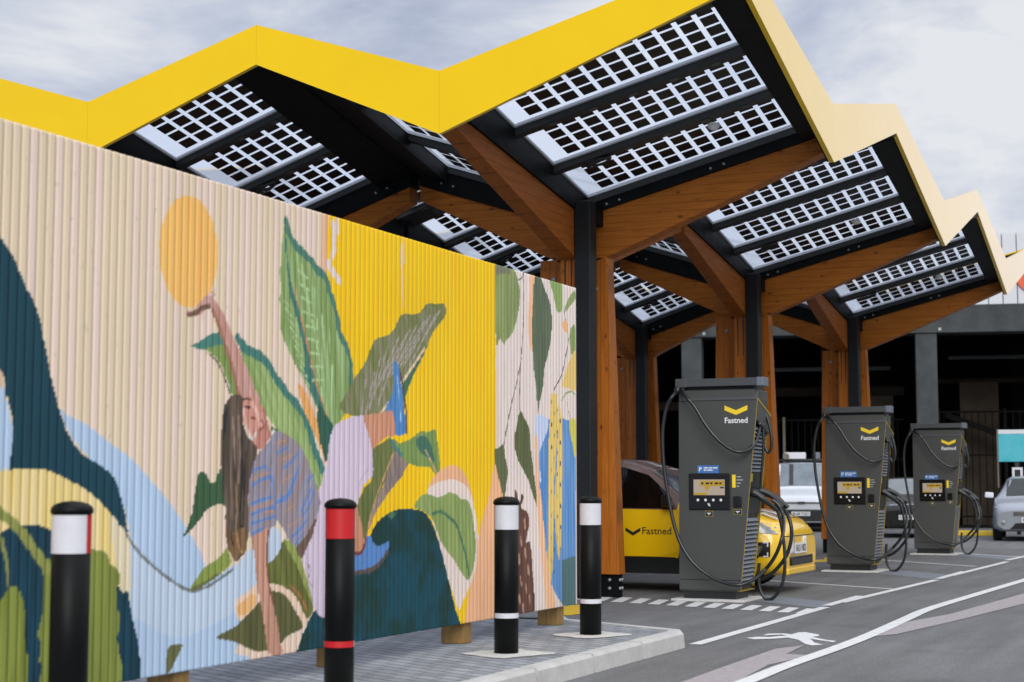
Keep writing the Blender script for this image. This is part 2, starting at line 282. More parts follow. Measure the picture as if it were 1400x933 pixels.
MURAL = [
 ('p',(246,196,0),[(8249,2991),(10628,2970),(10634,-20),(8308,-13)],0,{}),
 ('p',(226,212,206),[(10628,2970),(12370,3030),(12338,54),(10634,32)],0,{}),
 ('l',(224,208,204),[(8321,2760),(8340,2652),(8325,2562)],0.05,1,{}),
 ('l',(224,208,204),[(8372,2790),(8373,2710)],0.035,1,{}),
 ('l',(224,208,204),[(8284,2504),(8327,2466)],0.06,1,{}),
 ('l',(224,208,204),[(8344,2459),(8413,2414)],0.045,1,{}),
 ('l',(228,180,150),[(8244,2836),(8231,2637),(8226,2453)],0.06,1,{}),
 ('l',(215,200,195),[(9215,2831),(9218,2631)],0.012,1,{}),
 ('l',(215,200,195),[(9186,2746),(9211,2345)],0.012,1,{}),
 ('p',(176,199,224),[(5917,1540),(5958,1522),(6010,1504),(6115,1474),(6278,1399),(6448,1322),(6595,1228),(6747,1119),(6906,981),(7036,847),(7137,719),(7350,778),(7511,779),(7549,659),(7483,507),(7416,396),(7363,312),(7524,251),(6474,195),(6449,945),(6285,1209),(6013,1409)],1,{}),
 ('p',(190,206,224),[(6443,945),(6579,832),(6760,734),(6934,666),(7106,679),(7324,756),(7509,865),(7702,964),(7792,929),(7795,808),(7657,693),(7445,618),(7357,535),(7210,488),(7048,455),(6891,431),(6708,468),(6589,526),(6461,606)],1,{}),
 ('p',(208,180,150),[(5380,1798),(5527,1698),(5540,1603),(5523,1570),(5345,1577)],1,{}),
 ('p',(176,199,224),[(5345,1577),(5535,1619),(5560,1572),(5591,1494),(5617,1424),(5606,1340),(5591,1260),(5537,1238),(5361,1206)],1,{}),
 ('p',(4,60,76),[(5216,2593),(5495,2279),(5581,2203),(5666,2083),(5742,1986),(5796,1858),(5851,1686),(5906,1556),(5960,1458),(6040,1370),(6120,1324),(6228,1284),(6311,1236),(6369,1146),(6412,1034),(6444,935),(6375,993),(6290,1063),(6180,1133),(6073,1184),(5969,1218),(5868,1250),(5770,1265),(5674,1268),(5591,1260),(5617,1414),(5590,1526),(5559,1604),(5518,1698),(5245,1911)],1,{}),
 ('p',(228,204,128),[(5278,1144),(5536,1254),(5591,1260),(5674,1268),(5770,1269),(5868,1257),(5969,1224),(6073,1191),(6179,1140),(6290,1070),(6374,999),(6444,935),(6459,641),(6385,694),(6300,760),(5837,783),(5292,810)],1,{'c2':(232,212,160)}),
 ('p',(222,210,180),[(6290,1053),(6374,999),(6444,935),(6459,641),(6402,686),(6354,792)],1,{}),
 ('p',(6,66,86),[(5288,901),(5547,985),(5601,1009),(5661,1018),(5755,1022),(5828,1008),(5928,976),(6082,922),(6194,731),(6356,723),(6402,679),(6454,641),(6476,160),(5318,206)],1,{'c2':(2,48,66),'st':90}),
 ('p',(134,146,66),[(5834,864),(5907,861),(6032,890),(6135,896),(6242,889),(6286,857),(6298,829),(6342,806),(6371,784),(6384,732),(6357,702),(6379,549),(6371,446),(6384,239),(5857,248),(5842,395),(5817,413),(5829,492),(5808,533),(5833,637),(5838,750),(5826,816)],1,{'c2':(120,130,56),'st':90}),
 ('l',(140,146,76),[(5498,1096),(5544,1070),(5614,1034),(5686,982),(5759,916),(5824,855),(5865,814)],0.05,1,{}),
 ('l',(134,140,80),[(5548,970),(5578,906),(5599,842),(5611,762)],0.025,1,{}),
 ('p',(134,146,66),[(5385,622),(5559,696),(5594,738),(5630,752),(5667,747),(5702,700),(5718,635),(5727,533),(5728,279),(5401,256)],1,{'c2':(112,124,40),'st':90}),
 ('l',(112,116,112),[(6403,992),(6461,920),(6579,832),(6760,734),(6934,666),(7074,670),(7204,708),(7324,752)],0.016,1,{}),
 ('p',(100,104,64),[(6782,404),(6905,397),(6862,361),(6833,316),(6786,271),(6750,267),(6760,341)],0,{}),
 ('p',(246,188,104),[(7142,2429),(7141,2382),(7134,2335),(7121,2290),(7102,2248),(7077,2210),(7048,2176),(7014,2148),(6978,2127),(6939,2112),(6900,2105),(6860,2104),(6822,2111),(6785,2124),(6750,2144),(6719,2170),(6692,2201),(6670,2236),(6653,2276),(6641,2318),(6636,2362),(6636,2406),(6642,2451),(6654,2494),(6671,2535),(6694,2572),(6721,2606),(6752,2635),(6787,2658),(6824,2675),(6863,2685),(6903,2688),(6943,2683),(6981,2672),(7018,2653),(7051,2628),(7080,2597),(7105,2561),(7123,2519),(7136,2475)],0,{}),
 ('p',(70,128,116),[(6864,1926),(6921,1916),(7004,1945),(7055,1972),(7114,1993),(7188,1999),(7216,1939),(7252,1872),(7170,1889),(7071,1897),(6960,1903)],1,{}),
 ('p',(128,152,84),[(7025,1901),(7116,1923),(7210,1939),(7266,1853),(7324,1759),(7382,1664),(7313,1664),(7249,1754),(7172,1839),(7091,1891)],1,{'c2':(112,140,70),'st':110}),
 ('l',(206,196,160),[(7058,1888),(7145,1856),(7200,1810),(7242,1746),(7277,1697)],0.014,1,{}),
 ('l',(70,64,50),[(7084,1882),(7165,1834),(7235,1746),(7271,1689)],0.01,1,{}),
 ('p',(132,158,92),[(7339,1988),(7410,1939),(7532,1920),(7628,1875),(7726,1800),(7819,1731),(7936,1666),(8040,1587),(8098,1505),(8157,1401),(8233,1296),(8234,1232),(8162,1164),(8047,1290),(7903,1400),(7749,1498),(7598,1614),(7486,1729),(7390,1874)],1,{'c2':(160,182,118),'st':120}),
 ('l',(66,122,112),[(7339,1985),(7424,1932),(7539,1913),(7635,1867),(7726,1795),(7819,1727),(7936,1662),(8033,1587),(8090,1501),(8149,1401),(8225,1292)],0.055,1,{}),
 ('l',(88,120,80),[(7688,1512),(7825,1460),(7943,1371),(8063,1265),(8162,1181)],0.03,1,{}),
 ('p',(222,196,176),[(7931,1879),(8093,1763),(8277,1579),(8279,1472),(8220,1513),(8095,1636)],1,{}),
 ('p',(226,166,98),[(7949,1776),(8021,1746),(8103,1653),(8195,1538),(8280,1446),(8274,1326),(8206,1419),(8097,1543),(8007,1649)],1,{}),
 ('p',(246,196,0),[(8221,1462),(8280,1446),(8282,1335),(8248,1377)],0,{}),
 ('p',(126,152,88),[(7804,2716),(7828,2657),(7868,2612),(7940,2563),(8004,2533),(8077,2508),(8135,2468),(8185,2448),(8243,2429),(8278,2359),(8313,2311),(8356,2267),(8401,2175),(8411,2110),(8463,2083),(8525,2017),(8553,1922),(8564,1781),(8505,1654),(8404,1554),(8345,1534),(8260,1575),(8135,1676),(8020,1797),(7892,1914),(7781,2042),(7757,2115),(7753,2280),(7755,2488),(7775,2616)],1,{'c2':(158,186,128),'st':100}),
 ('l',(74,124,108),[(7804,2695),(7845,2617),(7924,2565),(8004,2529),(8085,2501),(8143,2461),(8243,2421),(8287,2356)],0.05,1,{}),
 ('l',(74,124,108),[(8287,2356),(8348,2266),(8392,2174),(8419,2097),(8499,2033),(8544,1943),(8556,1789)],0.045,1,{}),
 ('p',(66,118,106),[(7806,2620),(7833,2456),(7883,2315),(7947,2217),(8013,2096),(8080,1974),(8131,1850),(8217,1693),(8286,1537),(8252,1557),(8151,1672),(8052,1782),(7987,1862),(8034,1886),(7999,2010),(7917,2172),(7852,2291),(7817,2454)],1,{}),
 ('l',(172,198,144),[(7854,2207),(7792,2242)],0.012,1,{}),
 ('l',(176,204,150),[(7943,2427),(8039,2397)],0.014,1,{}),
 ('l',(172,198,144),[(7878,2155),(7816,2195)],0.012,1,{}),
 ('l',(176,204,150),[(7960,2353),(8065,2327)],0.014,1,{}),
 ('l',(172,198,144),[(7911,2100),(7840,2143)],0.012,1,{}),
 ('l',(176,204,150),[(7986,2276),(8091,2253)],0.014,1,{}),
 ('l',(172,198,144),[(7936,2043),(7864,2095)],0.012,1,{}),
 ('l',(176,204,150),[(8003,2197),(8116,2182)],0.014,1,{}),
 ('l',(172,198,144),[(7968,1987),(7889,2043)],0.012,1,{}),
 ('l',(176,204,150),[(8029,2119),(8142,2108)],0.014,1,{}),
 ('l',(172,198,144),[(7993,1934),(7913,1995)],0.012,1,{}),
 ('l',(176,204,150),[(8047,2044),(8168,2037)],0.014,1,{}),
 ('l',(172,198,144),[(8026,1877),(7938,1942)],0.012,1,{}),
 ('l',(176,204,150),[(8072,1965),(8195,1962)],0.014,1,{}),
 ('l',(172,198,144),[(8051,1820),(7962,1894)],0.012,1,{}),
 ('l',(176,204,150),[(8090,1886),(8221,1890)],0.014,1,{}),
 ('l',(172,198,144),[(8085,1762),(7987,1841)],0.012,1,{}),
 ('l',(176,204,150),[(8116,1807),(8247,1815)],0.014,1,{}),
 ('l',(170,200,142),[(8007,2393),(8093,2146)],0.016,1,{}),
 ('l',(170,200,142),[(8121,2342),(8159,2109)],0.016,1,{}),
 ('l',(170,200,142),[(8109,2147),(8196,1897)],0.016,1,{}),
 ('l',(170,200,142),[(8206,2200),(8262,1902)],0.016,1,{}),
 ('l',(170,200,142),[(8291,2121),(8331,1820)],0.016,1,{}),
 ('l',(170,200,142),[(8163,1895),(8233,1685)],0.016,1,{}),
 ('l',(170,200,142),[(8338,1907),(8317,1646)],0.016,1,{}),
 ('l',(170,200,142),[(7973,2474),(8025,2310)],0.016,1,{}),
 ('l',(196,140,96),[(7905,2339),(7964,2197),(8031,2047),(8098,1912),(8166,1767),(8225,1685),(8294,1580)],0.014,1,{}),
 ('p',(44,92,76),[(8184,1674),(8268,1609),(8353,1543),(8305,1430),(8273,1335),(8222,1419),(8170,1554)],1,{}),
 ('p',(114,122,68),[(8436,1651),(8512,1764),(8590,1844),(8705,1932),(8776,2019),(8840,2097),(8933,2128),(9028,2154),(9105,2203),(9163,2274),(9222,2299),(9282,2309),(9363,2313),(9455,2336),(9528,2392),(9612,2410),(9719,2417),(9796,2425),(9829,2388),(9808,2336),(9699,2266),(9614,2200),(9572,2148),(9469,2033),(9367,1930),(9278,1811),(9180,1684),(9017,1612),(8737,1601)],1,{'c2':(140,136,112),'st':115}),
 ('l',(166,156,150),[(9677,2343),(9306,1974)],0.014,1,{}),
 ('l',(166,156,150),[(9592,2325),(9186,1965)],0.014,1,{}),
 ('l',(166,156,150),[(9508,2278),(9108,1937)],0.014,1,{}),
 ('l',(166,156,150),[(9405,2244),(9051,1886)],0.014,1,{}),
 ('l',(166,156,150),[(9303,2202),(8918,1855)],0.014,1,{}),
 ('l',(166,156,150),[(9155,2142),(8882,1807)],0.014,1,{}),
 ('l',(166,156,150),[(9010,2069),(8827,1736)],0.014,1,{}),
 ('l',(166,156,150),[(8916,1993),(8782,1666)],0.014,1,{}),
 ('l',(166,156,150),[(8843,1896),(8737,1628)],0.014,1,{}),
 ('l',(166,156,150),[(8734,1844),(8683,1635)],0.014,1,{}),
 ('l',(166,156,150),[(9742,2379),(9457,2129)],0.014,1,{}),
 ('l',(166,156,150),[(9224,2110),(8994,1860)],0.014,1,{}),
 ('l',(166,156,150),[(9088,2005),(8938,1765)],0.014,1,{}),
 ('l',(166,156,150),[(8974,1905),(8884,1671)],0.014,1,{}),
 ('l',(166,156,150),[(9457,2177),(9226,1968)],0.014,1,{}),
 ('p',(62,110,88),[(9562,2137),(9469,2023),(9367,1921),(9278,1806),(9219,1723),(9208,1849),(9306,1945)],1,{}),
 ('l',(222,196,164),[(9520,2105),(9387,1998),(9237,1884),(9091,1763),(8921,1645)],0.022,1,{}),
 ('p',(112,120,68),[(8814,1406),(8924,1458),(9076,1494),(9193,1441),(9078,1310),(8947,1181),(8838,1037),(8758,870),(8695,885),(8622,1014),(8647,1084),(8726,1181),(8816,1239)],1,{'c2':(96,108,56),'st':100}),
 ('p',(150,132,122),[(9106,1412),(9204,1395),(9314,1350),(9176,1237),(9023,1145),(8911,1064),(8830,984),(8776,896),(8801,1020),(8892,1118),(9003,1240)],1,{'c2':(124,112,110),'st':110}),
 ('l',(196,150,112),[(9096,1402),(8984,1263),(8874,1118),(8793,971),(8758,870)],0.014,1,{}),
 ('p',(246,196,0),[(9334,1346),(9729,1317),(9688,1196),(9520,1076),(9317,1059),(9121,1034),(8968,1008),(8858,947),(8804,891),(8776,913),(8857,1010),(9005,1126),(9196,1241)],1,{}),
 ('p',(128,152,84),[(9028,1502),(9163,1469),(9292,1491),(9362,1512),(9464,1553),(9557,1551),(9673,1569),(9706,1492),(9740,1366),(9763,1186),(9687,1259),(9612,1316),(9497,1324),(9395,1328),(9274,1350),(9174,1395),(9086,1444)],1,{'c2':(112,140,76),'st':110}),
 ('p',(62,110,92),[(9403,1494),(9474,1524),(9547,1517),(9621,1461),(9675,1355),(9601,1374),(9496,1405),(9434,1437)],1,{}),
 ('l',(74,124,120),[(9047,1493),(9115,1440),(9204,1395)],0.03,1,{}),
 ('l',(214,170,130),[(9538,1430),(9622,1355),(9730,1244)],0.012,1,{}),
 ('p',(230,178,140),[(9582,1181),(9645,1244),(9730,1293),(9860,1329),(9971,1335),(10084,1301),(10199,1201),(10270,1070),(10318,937),(10270,1019),(10177,1070),(9732,1026),(9625,1075)],1,{}),
 ('p',(228,212,204),[(9561,1162),(9666,1210),(9773,1230),(9949,1241),(10107,1211),(10200,1161),(10270,1059),(10330,906),(10342,764),(10319,613),(10249,526),(10180,489),(10112,374),(10090,336),(10022,370),(9932,493),(9843,634),(9734,832),(9604,1027)],1,{}),
 ('p',(130,152,84),[(9377,1059),(9418,1096),(9479,1134),(9582,1143),(9710,1123),(9817,1137),(9894,1152),(9994,1141),(10062,1111),(10188,1090),(10247,989),(10295,826),(10284,675),(10191,554),(10088,604),(9953,703),(9842,771),(9755,841),(9647,969),(9521,1029)],1,{'c2':(150,168,104),'st':100}),
 ('l',(66,112,86),[(9647,1013),(9753,1026),(9862,995),(9996,933),(10087,812),(10145,711),(10191,589)],0.022,1,{}),
 ('p',(236,182,140),[(10631,1369),(10570,1275),(10509,1119),(10413,976),(10342,840),(10307,639),(10226,532),(10192,469),(10158,332),(10113,226),(10963,213),(11067,259),(10989,583),(10924,798),(10834,1012),(10732,1223)],1,{}),
 ('p',(246,196,0),[(10192,479),(10158,391),(10124,245),(10045,231),(10033,340),(10112,424)],0,{}),
 ('p',(6,70,86),[(7961,230),(7990,292),(8043,361),(8129,454),(8240,530),(8405,614),(8575,670),(8706,774),(8795,882),(8885,965),(9006,1017),(9121,1043),(9238,1051),(9398,1044),(9542,1019),(9647,940),(9755,793),(9866,594),(9977,383),(10057,221),(9740,159),(7930,232)],1,{'c2':(10,56,54),'bl':1}),
 ('p',(76,120,84),[(9025,1008),(9082,1034),(9140,1024),(9083,988)],0,{}),
 ('p',(216,200,216),[(8282,1335),(8305,1447),(8353,1543),(8438,1577),(8559,1612),(8647,1620),(8719,1623),(8756,1557),(8803,1478),(8823,1406),(8843,1280),(8789,1235),(8708,1190),(8656,1093),(8631,1031),(8608,778),(8308,450),(8151,506),(8084,664),(8026,791),(8102,955),(8172,1080),(8234,1236)],1,{'c2':(205,190,210),'st':95}),
 ('l',(150,136,146),[(8082,755),(8107,713),(8092,651),(8141,620)],0.01,1,{}),
 ('l',(190,176,194),[(8779,1306),(8689,1239),(8655,1172)],0.014,1,{}),
 ('p',(208,150,120),[(8719,1619),(8847,1642),(8959,1656),(9054,1678),(9122,1625),(9124,1523),(8999,1501),(8887,1453),(8823,1420),(8785,1495)],1,{'c2':(190,128,98),'st':80}),
 ('p',(78,130,186),[(9079,1958),(9108,1988),(9157,1954),(9198,1825),(9240,1686),(9271,1556),(9242,1527),(9134,1519),(9113,1597),(9073,1670),(8997,1662),(8996,1694),(9072,1772),(9090,1866)],1,{}),
 ('l',(96,72,66),[(9177,1937),(9218,1826),(9259,1687),(9271,1537)],0.02,1,{}),
 ('l',(150,190,228),[(9138,1892),(9170,1753),(9191,1614)],0.012,1,{}),
 ('p',(196,140,108),[(8630,1084),(8675,1013),(8731,879),(8741,808),(8662,767),(8609,769),(8604,1040)],1,{}),
 ('p',(88,134,194),[(8599,791),(8679,788),(8741,817),(8758,883),(8813,890),(8859,840),(8934,828),(9037,848),(9038,807),(8972,741),(8843,697),(8726,676),(8602,673)],1,{}),
 ('l',(110,56,60),[(8608,795),(8679,788),(8732,826),(8749,883)],0.02,1,{}),
 ('l',(92,76,72),[(8610,673),(8798,682),(8935,720),(9028,789)],0.03,1,{}),
 ('p',(206,166,156),[(7082,2206),(7115,2210),(7136,2165),(7205,2102),(7290,2000),(7361,1919),(7434,1825),(7508,1730),(7567,1661),(7467,1640),(7368,1651),(7324,1759),(7245,1887),(7174,2002),(7111,2101),(7076,2159)],1,{'c2':(190,142,128),'st':110}),
 ('l',(160,112,92),[(7104,2115),(7167,2028),(7237,1917),(7295,1816),(7353,1690)],0.03,1,{}),
 ('l',(206,166,154),[(7108,2193),(7089,2172)],0.03,1,{}),
 ('p',(200,158,146),[(6878,2085),(6929,2098),(6979,2134),(7030,2177),(7082,2202),(7129,2188),(7110,2132),(7045,2113),(7000,2078),(6942,2076),(6885,2060)],1,{}),
 ('l',(120,86,70),[(6892,2068),(6955,2085),(7006,2113),(7071,2131)],0.025,1,{}),
 ('l',(226,206,206),[(7069,2189),(7095,2200),(7122,2179)],0.014,1,{}),
 ('p',(206,150,134),[(7361,1659),(7452,1679),(7538,1668),(7598,1614),(7629,1535),(7667,1471),(7690,1431),(7588,1397),(7523,1411),(7471,1481),(7406,1535),(7377,1604)],1,{'c2':(190,122,106),'st':95}),
 ('p',(190,130,116),[(7542,1500),(7600,1518),(7667,1487),(7690,1440),(7617,1406),(7545,1396),(7529,1451)],1,{}),
 ('l',(232,184,170),[(7496,1641),(7540,1588),(7563,1532)],0.03,1,{}),
 ('l',(120,72,66),[(7585,1553),(7607,1522),(7564,1496)],0.012,1,{}),
 ('l',(228,182,170),[(7405,1606),(7420,1551),(7457,1489)],0.018,1,{}),
 ('l',(80,56,48),[(7389,1656),(7431,1666),(7474,1660)],0.014,1,{}),
 ('l',(66,48,44),[(7425,1622),(7468,1620)],0.014,1,{}),
 ('l',(150,84,76),[(7483,1565),(7519,1559)],0.014,1,{}),
 ('l',(160,70,70),[(7507,1490),(7543,1480)],0.016,1,{}),
 ('l',(176,112,100),[(7598,1614),(7636,1535),(7667,1479)],0.02,1,{}),
 ('l',(235,226,216),[(7646,1430),(7690,1464),(7704,1497)],0.018,1,{}),
 ('l',(215,205,195),[(7458,1457),(7501,1451),(7528,1483)],0.018,1,{}),
 ('p',(146,148,170),[(7589,1393),(7661,1439),(7719,1497),(7809,1492),(7941,1446),(8021,1390),(8103,1290),(8186,1164),(8212,1088),(8149,996),(8040,898),(7954,851),(7892,874),(7822,953),(7745,1003),(7739,979),(7629,941),(7507,909),(7471,969),(7453,1095),(7464,1232),(7504,1324)],1,{'c2':(150,132,132),'st':70}),
 ('l',(84,132,200),[(7477,1260),(7548,1288),(7635,1301)],0.013,1,{}),
 ('l',(84,132,200),[(7649,1293),(7703,1213),(7728,1092),(7738,995)],0.013,1,{}),
 ('l',(84,132,200),[(7500,1197),(7593,1229),(7695,1246)],0.013,1,{}),
 ('l',(84,132,200),[(7488,1094),(7581,1117),(7698,1133)],0.013,1,{}),
 ('l',(84,132,200),[(7497,1039),(7597,1061),(7714,1076)],0.013,1,{}),
 ('l',(84,132,200),[(7498,992),(7598,1006),(7730,1027)],0.013,1,{}),
 ('l',(84,132,200),[(7514,936),(7614,966)],0.013,1,{}),
 ('l',(84,132,200),[(7698,1100),(7848,1124),(7923,1214),(7968,1297)],0.013,1,{}),
 ('l',(84,132,200),[(7773,1116),(7909,1165)],0.013,1,{}),
 ('l',(84,132,200),[(7863,1148),(7938,1255)],0.013,1,{}),
 ('l',(84,132,200),[(8005,1048),(8066,1131),(8113,1181)],0.013,1,{}),
 ('l',(84,132,200),[(8021,1023),(8099,1089),(8130,1164)],0.013,1,{}),
 ('l',(84,132,200),[(7899,902),(7991,949),(8085,1014)],0.013,1,{}),
 ('l',(84,132,200),[(7946,868),(8023,923)],0.013,1,{}),
 ('l',(84,132,200),[(7751,1376),(7842,1411)],0.013,1,{}),
 ('l',(84,132,200),[(7814,1295),(7905,1338),(7966,1389)],0.013,1,{}),
 ('l',(84,132,200),[(8049,1214),(8128,1257)],0.013,1,{}),
 ('l',(190,140,106),[(7492,1228),(7592,1257),(7680,1270)],0.009,1,{}),
 ('l',(190,140,106),[(7489,1067),(7596,1089),(7713,1104)],0.009,1,{}),
 ('l',(190,140,106),[(7612,1053),(7722,1052)],0.009,1,{}),
 ('l',(190,140,106),[(7785,1214),(7891,1255)],0.009,1,{}),
 ('l',(190,140,106),[(7835,1050),(7926,1090)],0.009,1,{}),
 ('l',(190,140,106),[(7882,968),(8005,1015)],0.009,1,{}),
 ('l',(190,140,106),[(7720,1432),(7825,1451)],0.009,1,{}),
 ('l',(190,140,106),[(7782,1336),(7904,1371)],0.009,1,{}),
 ('p',(70,62,54),[(7382,1679),(7312,1680),(7258,1654),(7219,1597),(7201,1519),(7198,1404),(7201,1288),(7217,1181),(7246,1096),(7249,1000),(7272,904),(7322,825),(7357,793),(7432,833),(7465,898),(7469,1031),(7465,1165),(7491,1272),(7545,1380),(7501,1435),(7443,1465),(7399,1546),(7404,1637)],1,{'c2':(110,92,78),'st':92}),
 ('p',(132,102,68),[(7256,981),(7318,949),(7387,970),(7464,957),(7459,879),(7439,837),(7377,823),(7357,793),(7301,834),(7265,896)],1,{'c2':(90,66,46),'st':90}),
 ('l',(150,132,124),[(7302,1554),(7319,1445),(7337,1290)],0.016,1,{}),
 ('l',(140,118,104),[(7357,1564),(7375,1408),(7366,1212)],0.016,1,{}),
 ('l',(28,36,40),[(7246,1599),(7235,1521),(7223,1443)],0.016,1,{}),
 ('l',(120,100,84),[(7278,1444),(7298,1212),(7316,1018)],0.016,1,{}),
 ('l',(44,40,38),[(7388,1447),(7407,1251),(7384,1056)],0.016,1,{}),
 ('l',(134,110,84),[(7339,1212),(7357,1057),(7346,940)],0.016,1,{}),
 ('l',(46,38,34),[(7432,1370),(7423,1173),(7414,978)],0.016,1,{}),
 ('l',(170,136,90),[(7360,940),(7375,881),(7404,842)],0.016,1,{}),
 ('l',(64,46,36),[(7305,949),(7320,883)],0.016,1,{}),
 ('p',(56,92,60),[(6888,941),(6924,1003),(6953,1062),(6970,1155),(6987,1218),(7011,1260),(7050,1268),(7083,1242),(7110,1208),(7149,1219),(7175,1257),(7201,1285),(7217,1181),(7247,1089),(7206,1101),(7153,1093),(7088,1075),(7037,1031),(6975,987)],1,{}),
 ('p',(136,152,72),[(6940,666),(6995,715),(7071,775),(7148,801),(7214,829),(7266,866),(7309,787),(7203,731),(7105,694),(7009,673)],1,{}),
 ('l',(104,108,60),[(6959,669),(7073,692),(7190,732)],0.02,1,{}),
 ('p',(232,206,186),[(7530,297),(7674,312),(7791,325),(7897,341),(7989,357),(7968,257),(7892,216),(7490,215)],1,{}),
 ('p',(232,204,180),[(7349,578),(7410,609),(7493,639),(7564,670),(7657,681),(7806,650),(7937,590),(8048,493),(8081,441),(8035,395),(7970,490),(7884,560),(7770,607),(7666,613),(7566,556),(7469,500),(7386,483)],1,{}),
 ('p',(230,180,120),[(7370,553),(7452,587),(7522,614),(7552,565),(7482,515),(7399,505)],1,{}),
 ('p',(112,118,58),[(7655,757),(7735,798),(7794,848),(7823,896),(7885,866),(7979,813),(8044,707),(8110,588),(8144,494),(8081,441),(7985,546),(7875,618),(7739,657),(7665,669)],1,{'c2':(92,98,44),'st':100}),
 ('p',(146,158,84),[(7823,896),(7900,877),(7986,817),(8044,716),(8110,596),(8135,520),(8045,633),(7965,744),(7886,821)],1,{}),
 ('l',(176,110,70),[(7890,641),(7999,578),(8080,482)],0.014,1,{}),
 ('p',(98,98,58),[(7192,403),(7238,425),(7292,436),(7373,457),(7455,497),(7552,549),(7666,609),(7770,611),(7861,578),(7939,508),(8042,402),(7957,376),(7851,352),(7806,320),(7718,300),(7602,298),(7523,313),(7417,349),(7334,376)],1,{'c2':(84,86,48),'st':95}),
 ('p',(178,130,108),[(7507,913),(7585,942),(7672,960),(7660,873),(7655,781),(7672,673),(7719,562),(7774,423),(7806,324),(7823,270),(7734,263),(7674,304),(7634,449),(7579,610),(7548,718),(7531,818)],1,{'c2':(206,156,136),'st':93}),
 ('l',(120,80,60),[(7665,948),(7654,813),(7672,685),(7727,546)],0.016,1,{}),
 ('p',(110,88,76),[(7954,851),(8040,898),(8149,996),(8181,1021),(8135,921),(8057,831),(8018,783),(7979,809)],1,{}),
 ('p',(146,160,98),[(10628,2836),(10755,2826),(10885,2820),(10951,2807),(11017,2727),(11057,2654),(11030,2503),(10950,2358),(10872,2297),(10807,2259),(10782,2225),(10705,2267),(10630,2245)],1,{'c2':(128,144,92),'st':90}),
 ('p',(120,122,100),[(10628,2836),(10781,2824),(10872,2813),(10872,2753),(10781,2753),(10629,2724)],0,{}),
 ('l',(110,104,94),[(11030,2734),(11097,2758),(11124,2806),(11124,2540),(11097,2261),(11056,2039),(11043,1766)],0.014,1,{}),
 ('l',(112,104,82),[(11083,2150),(10990,1953),(10911,1814),(10833,1650),(10757,1477)],0.014,1,{}),
 ('p',(238,188,148),[(11248,2821),(11345,2810),(11316,2643),(11274,2415),(11287,2221),(11233,2272),(11205,2437),(11233,2634)],1,{}),
 ('p',(100,114,88),[(11345,2821),(11444,2805),(11529,2718),(11601,2657),(11644,2592),(11673,2475),(11643,2334),(11584,2210),(11512,2097),(11497,1983),(11454,1896),(11397,1770),(11383,1753),(11370,1892),(11328,2029),(11301,2166),(11274,2387),(11302,2625)],1,{'c2':(84,100,78),'st':90}),
 ('p',(98,106,66),[(11056,1756),(11136,1704),(11217,1641),(11244,1554),(11271,1417),(11326,1253),(11381,1043),(11298,1126),(11203,1247),(11122,1311),(11016,1397),(10950,1519),(10990,1628)],1,{'c2':(84,92,56),'st':92}),
 ('p',(98,106,70),[(10606,1448),(10681,1475),(10757,1493),(10795,1409),(10834,1303),(10808,1202),(10783,1065),(10745,1139),(10682,1249),(10631,1338)],1,{}),
 ('p',(140,166,96),[(11616,2808),(11748,2800),(11868,2802),(11882,2687),(11866,2586),(11762,2575),(11703,2691)],1,{}),
 ('p',(140,160,96),[(12144,2774),(12051,2729),(11958,2648),(11927,2574),(12019,2631),(12144,2703)],1,{}),
 ('p',(136,158,90),[(12033,2425),(12142,2483),(12139,2168),(12062,2257)],1,{}),
 ('l',(130,130,100),[(11897,2618),(11957,2507),(11987,2439),(12016,2336)],0.01,1,{}),
 ('l',(110,98,90),[(12001,2335),(11908,2152),(11848,2061),(11728,1968),(11713,1933)],0.014,1,{}),
 ('p',(226,196,116),[(12046,2221),(12155,2276),(12153,1980),(11983,1982),(11862,1987),(11923,2083)],1,{}),
 ('p',(236,180,120),[(11881,2500),(11987,2498),(12002,2429),(11911,2432)],1,{}),
 ('p',(84,136,196),[(11355,1702),(11890,1728),(12150,1720),(12136,242),(11850,284),(11675,406),(11562,601),(11478,837),(11423,1059),(11396,1281),(11341,1557)],0,{'c2':(110,156,208),'st':91}),
 ('p',(196,208,234),[(11341,1707),(11582,1716),(11567,1620),(11481,1527),(11410,1420),(11451,1226),(11368,1336)],1,{}),
 ('l',(230,216,206),[(11382,1336),(11423,1059),(11506,753),(11604,499),(11762,300)],0.02,1,{}),
 ('p',(84,116,118),[(11852,623),(12002,634),(12140,646),(12136,242),(11850,272)],0,{}),
 ('p',(228,198,112),[(11640,1917),(11772,1924),(11786,1684),(11724,1340),(11693,1001),(11677,664),(11646,408),(11589,334),(11576,612),(11592,1002),(11595,1451)],0,{}),
 ('p',(228,198,112),[(11802,1868),(11875,1716),(11872,1342),(11855,998),(11838,726),(11793,614),(11736,802),(11708,1057),(11754,1340),(11785,1627)],0,{}),
 ('l',(76,60,90),[(11655,1861),(11654,1844)],0.02,1,{}),
 ('l',(84,64,84),[(11771,1798),(11771,1781)],0.02,1,{}),
 ('l',(76,60,90),[(11712,1775),(11712,1758)],0.02,1,{}),
 ('l',(84,64,84),[(11830,1717),(11830,1700)],0.02,1,{}),
 ('l',(76,60,90),[(11654,1685),(11654,1668)],0.02,1,{}),
 ('l',(84,64,84),[(11770,1632),(11770,1615)],0.02,1,{}),
 ('l',(76,60,90),[(11711,1599),(11711,1581)],0.02,1,{}),
 ('l',(84,64,84),[(11829,1550),(11829,1533)],0.02,1,{}),
 ('l',(76,60,90),[(11653,1509),(11653,1492)],0.02,1,{}),
 ('l',(84,64,84),[(11769,1466),(11769,1449)],0.02,1,{}),
 ('l',(76,60,90),[(11710,1422),(11710,1405)],0.02,1,{}),
 ('l',(84,64,84),[(11828,1384),(11828,1367)],0.02,1,{}),
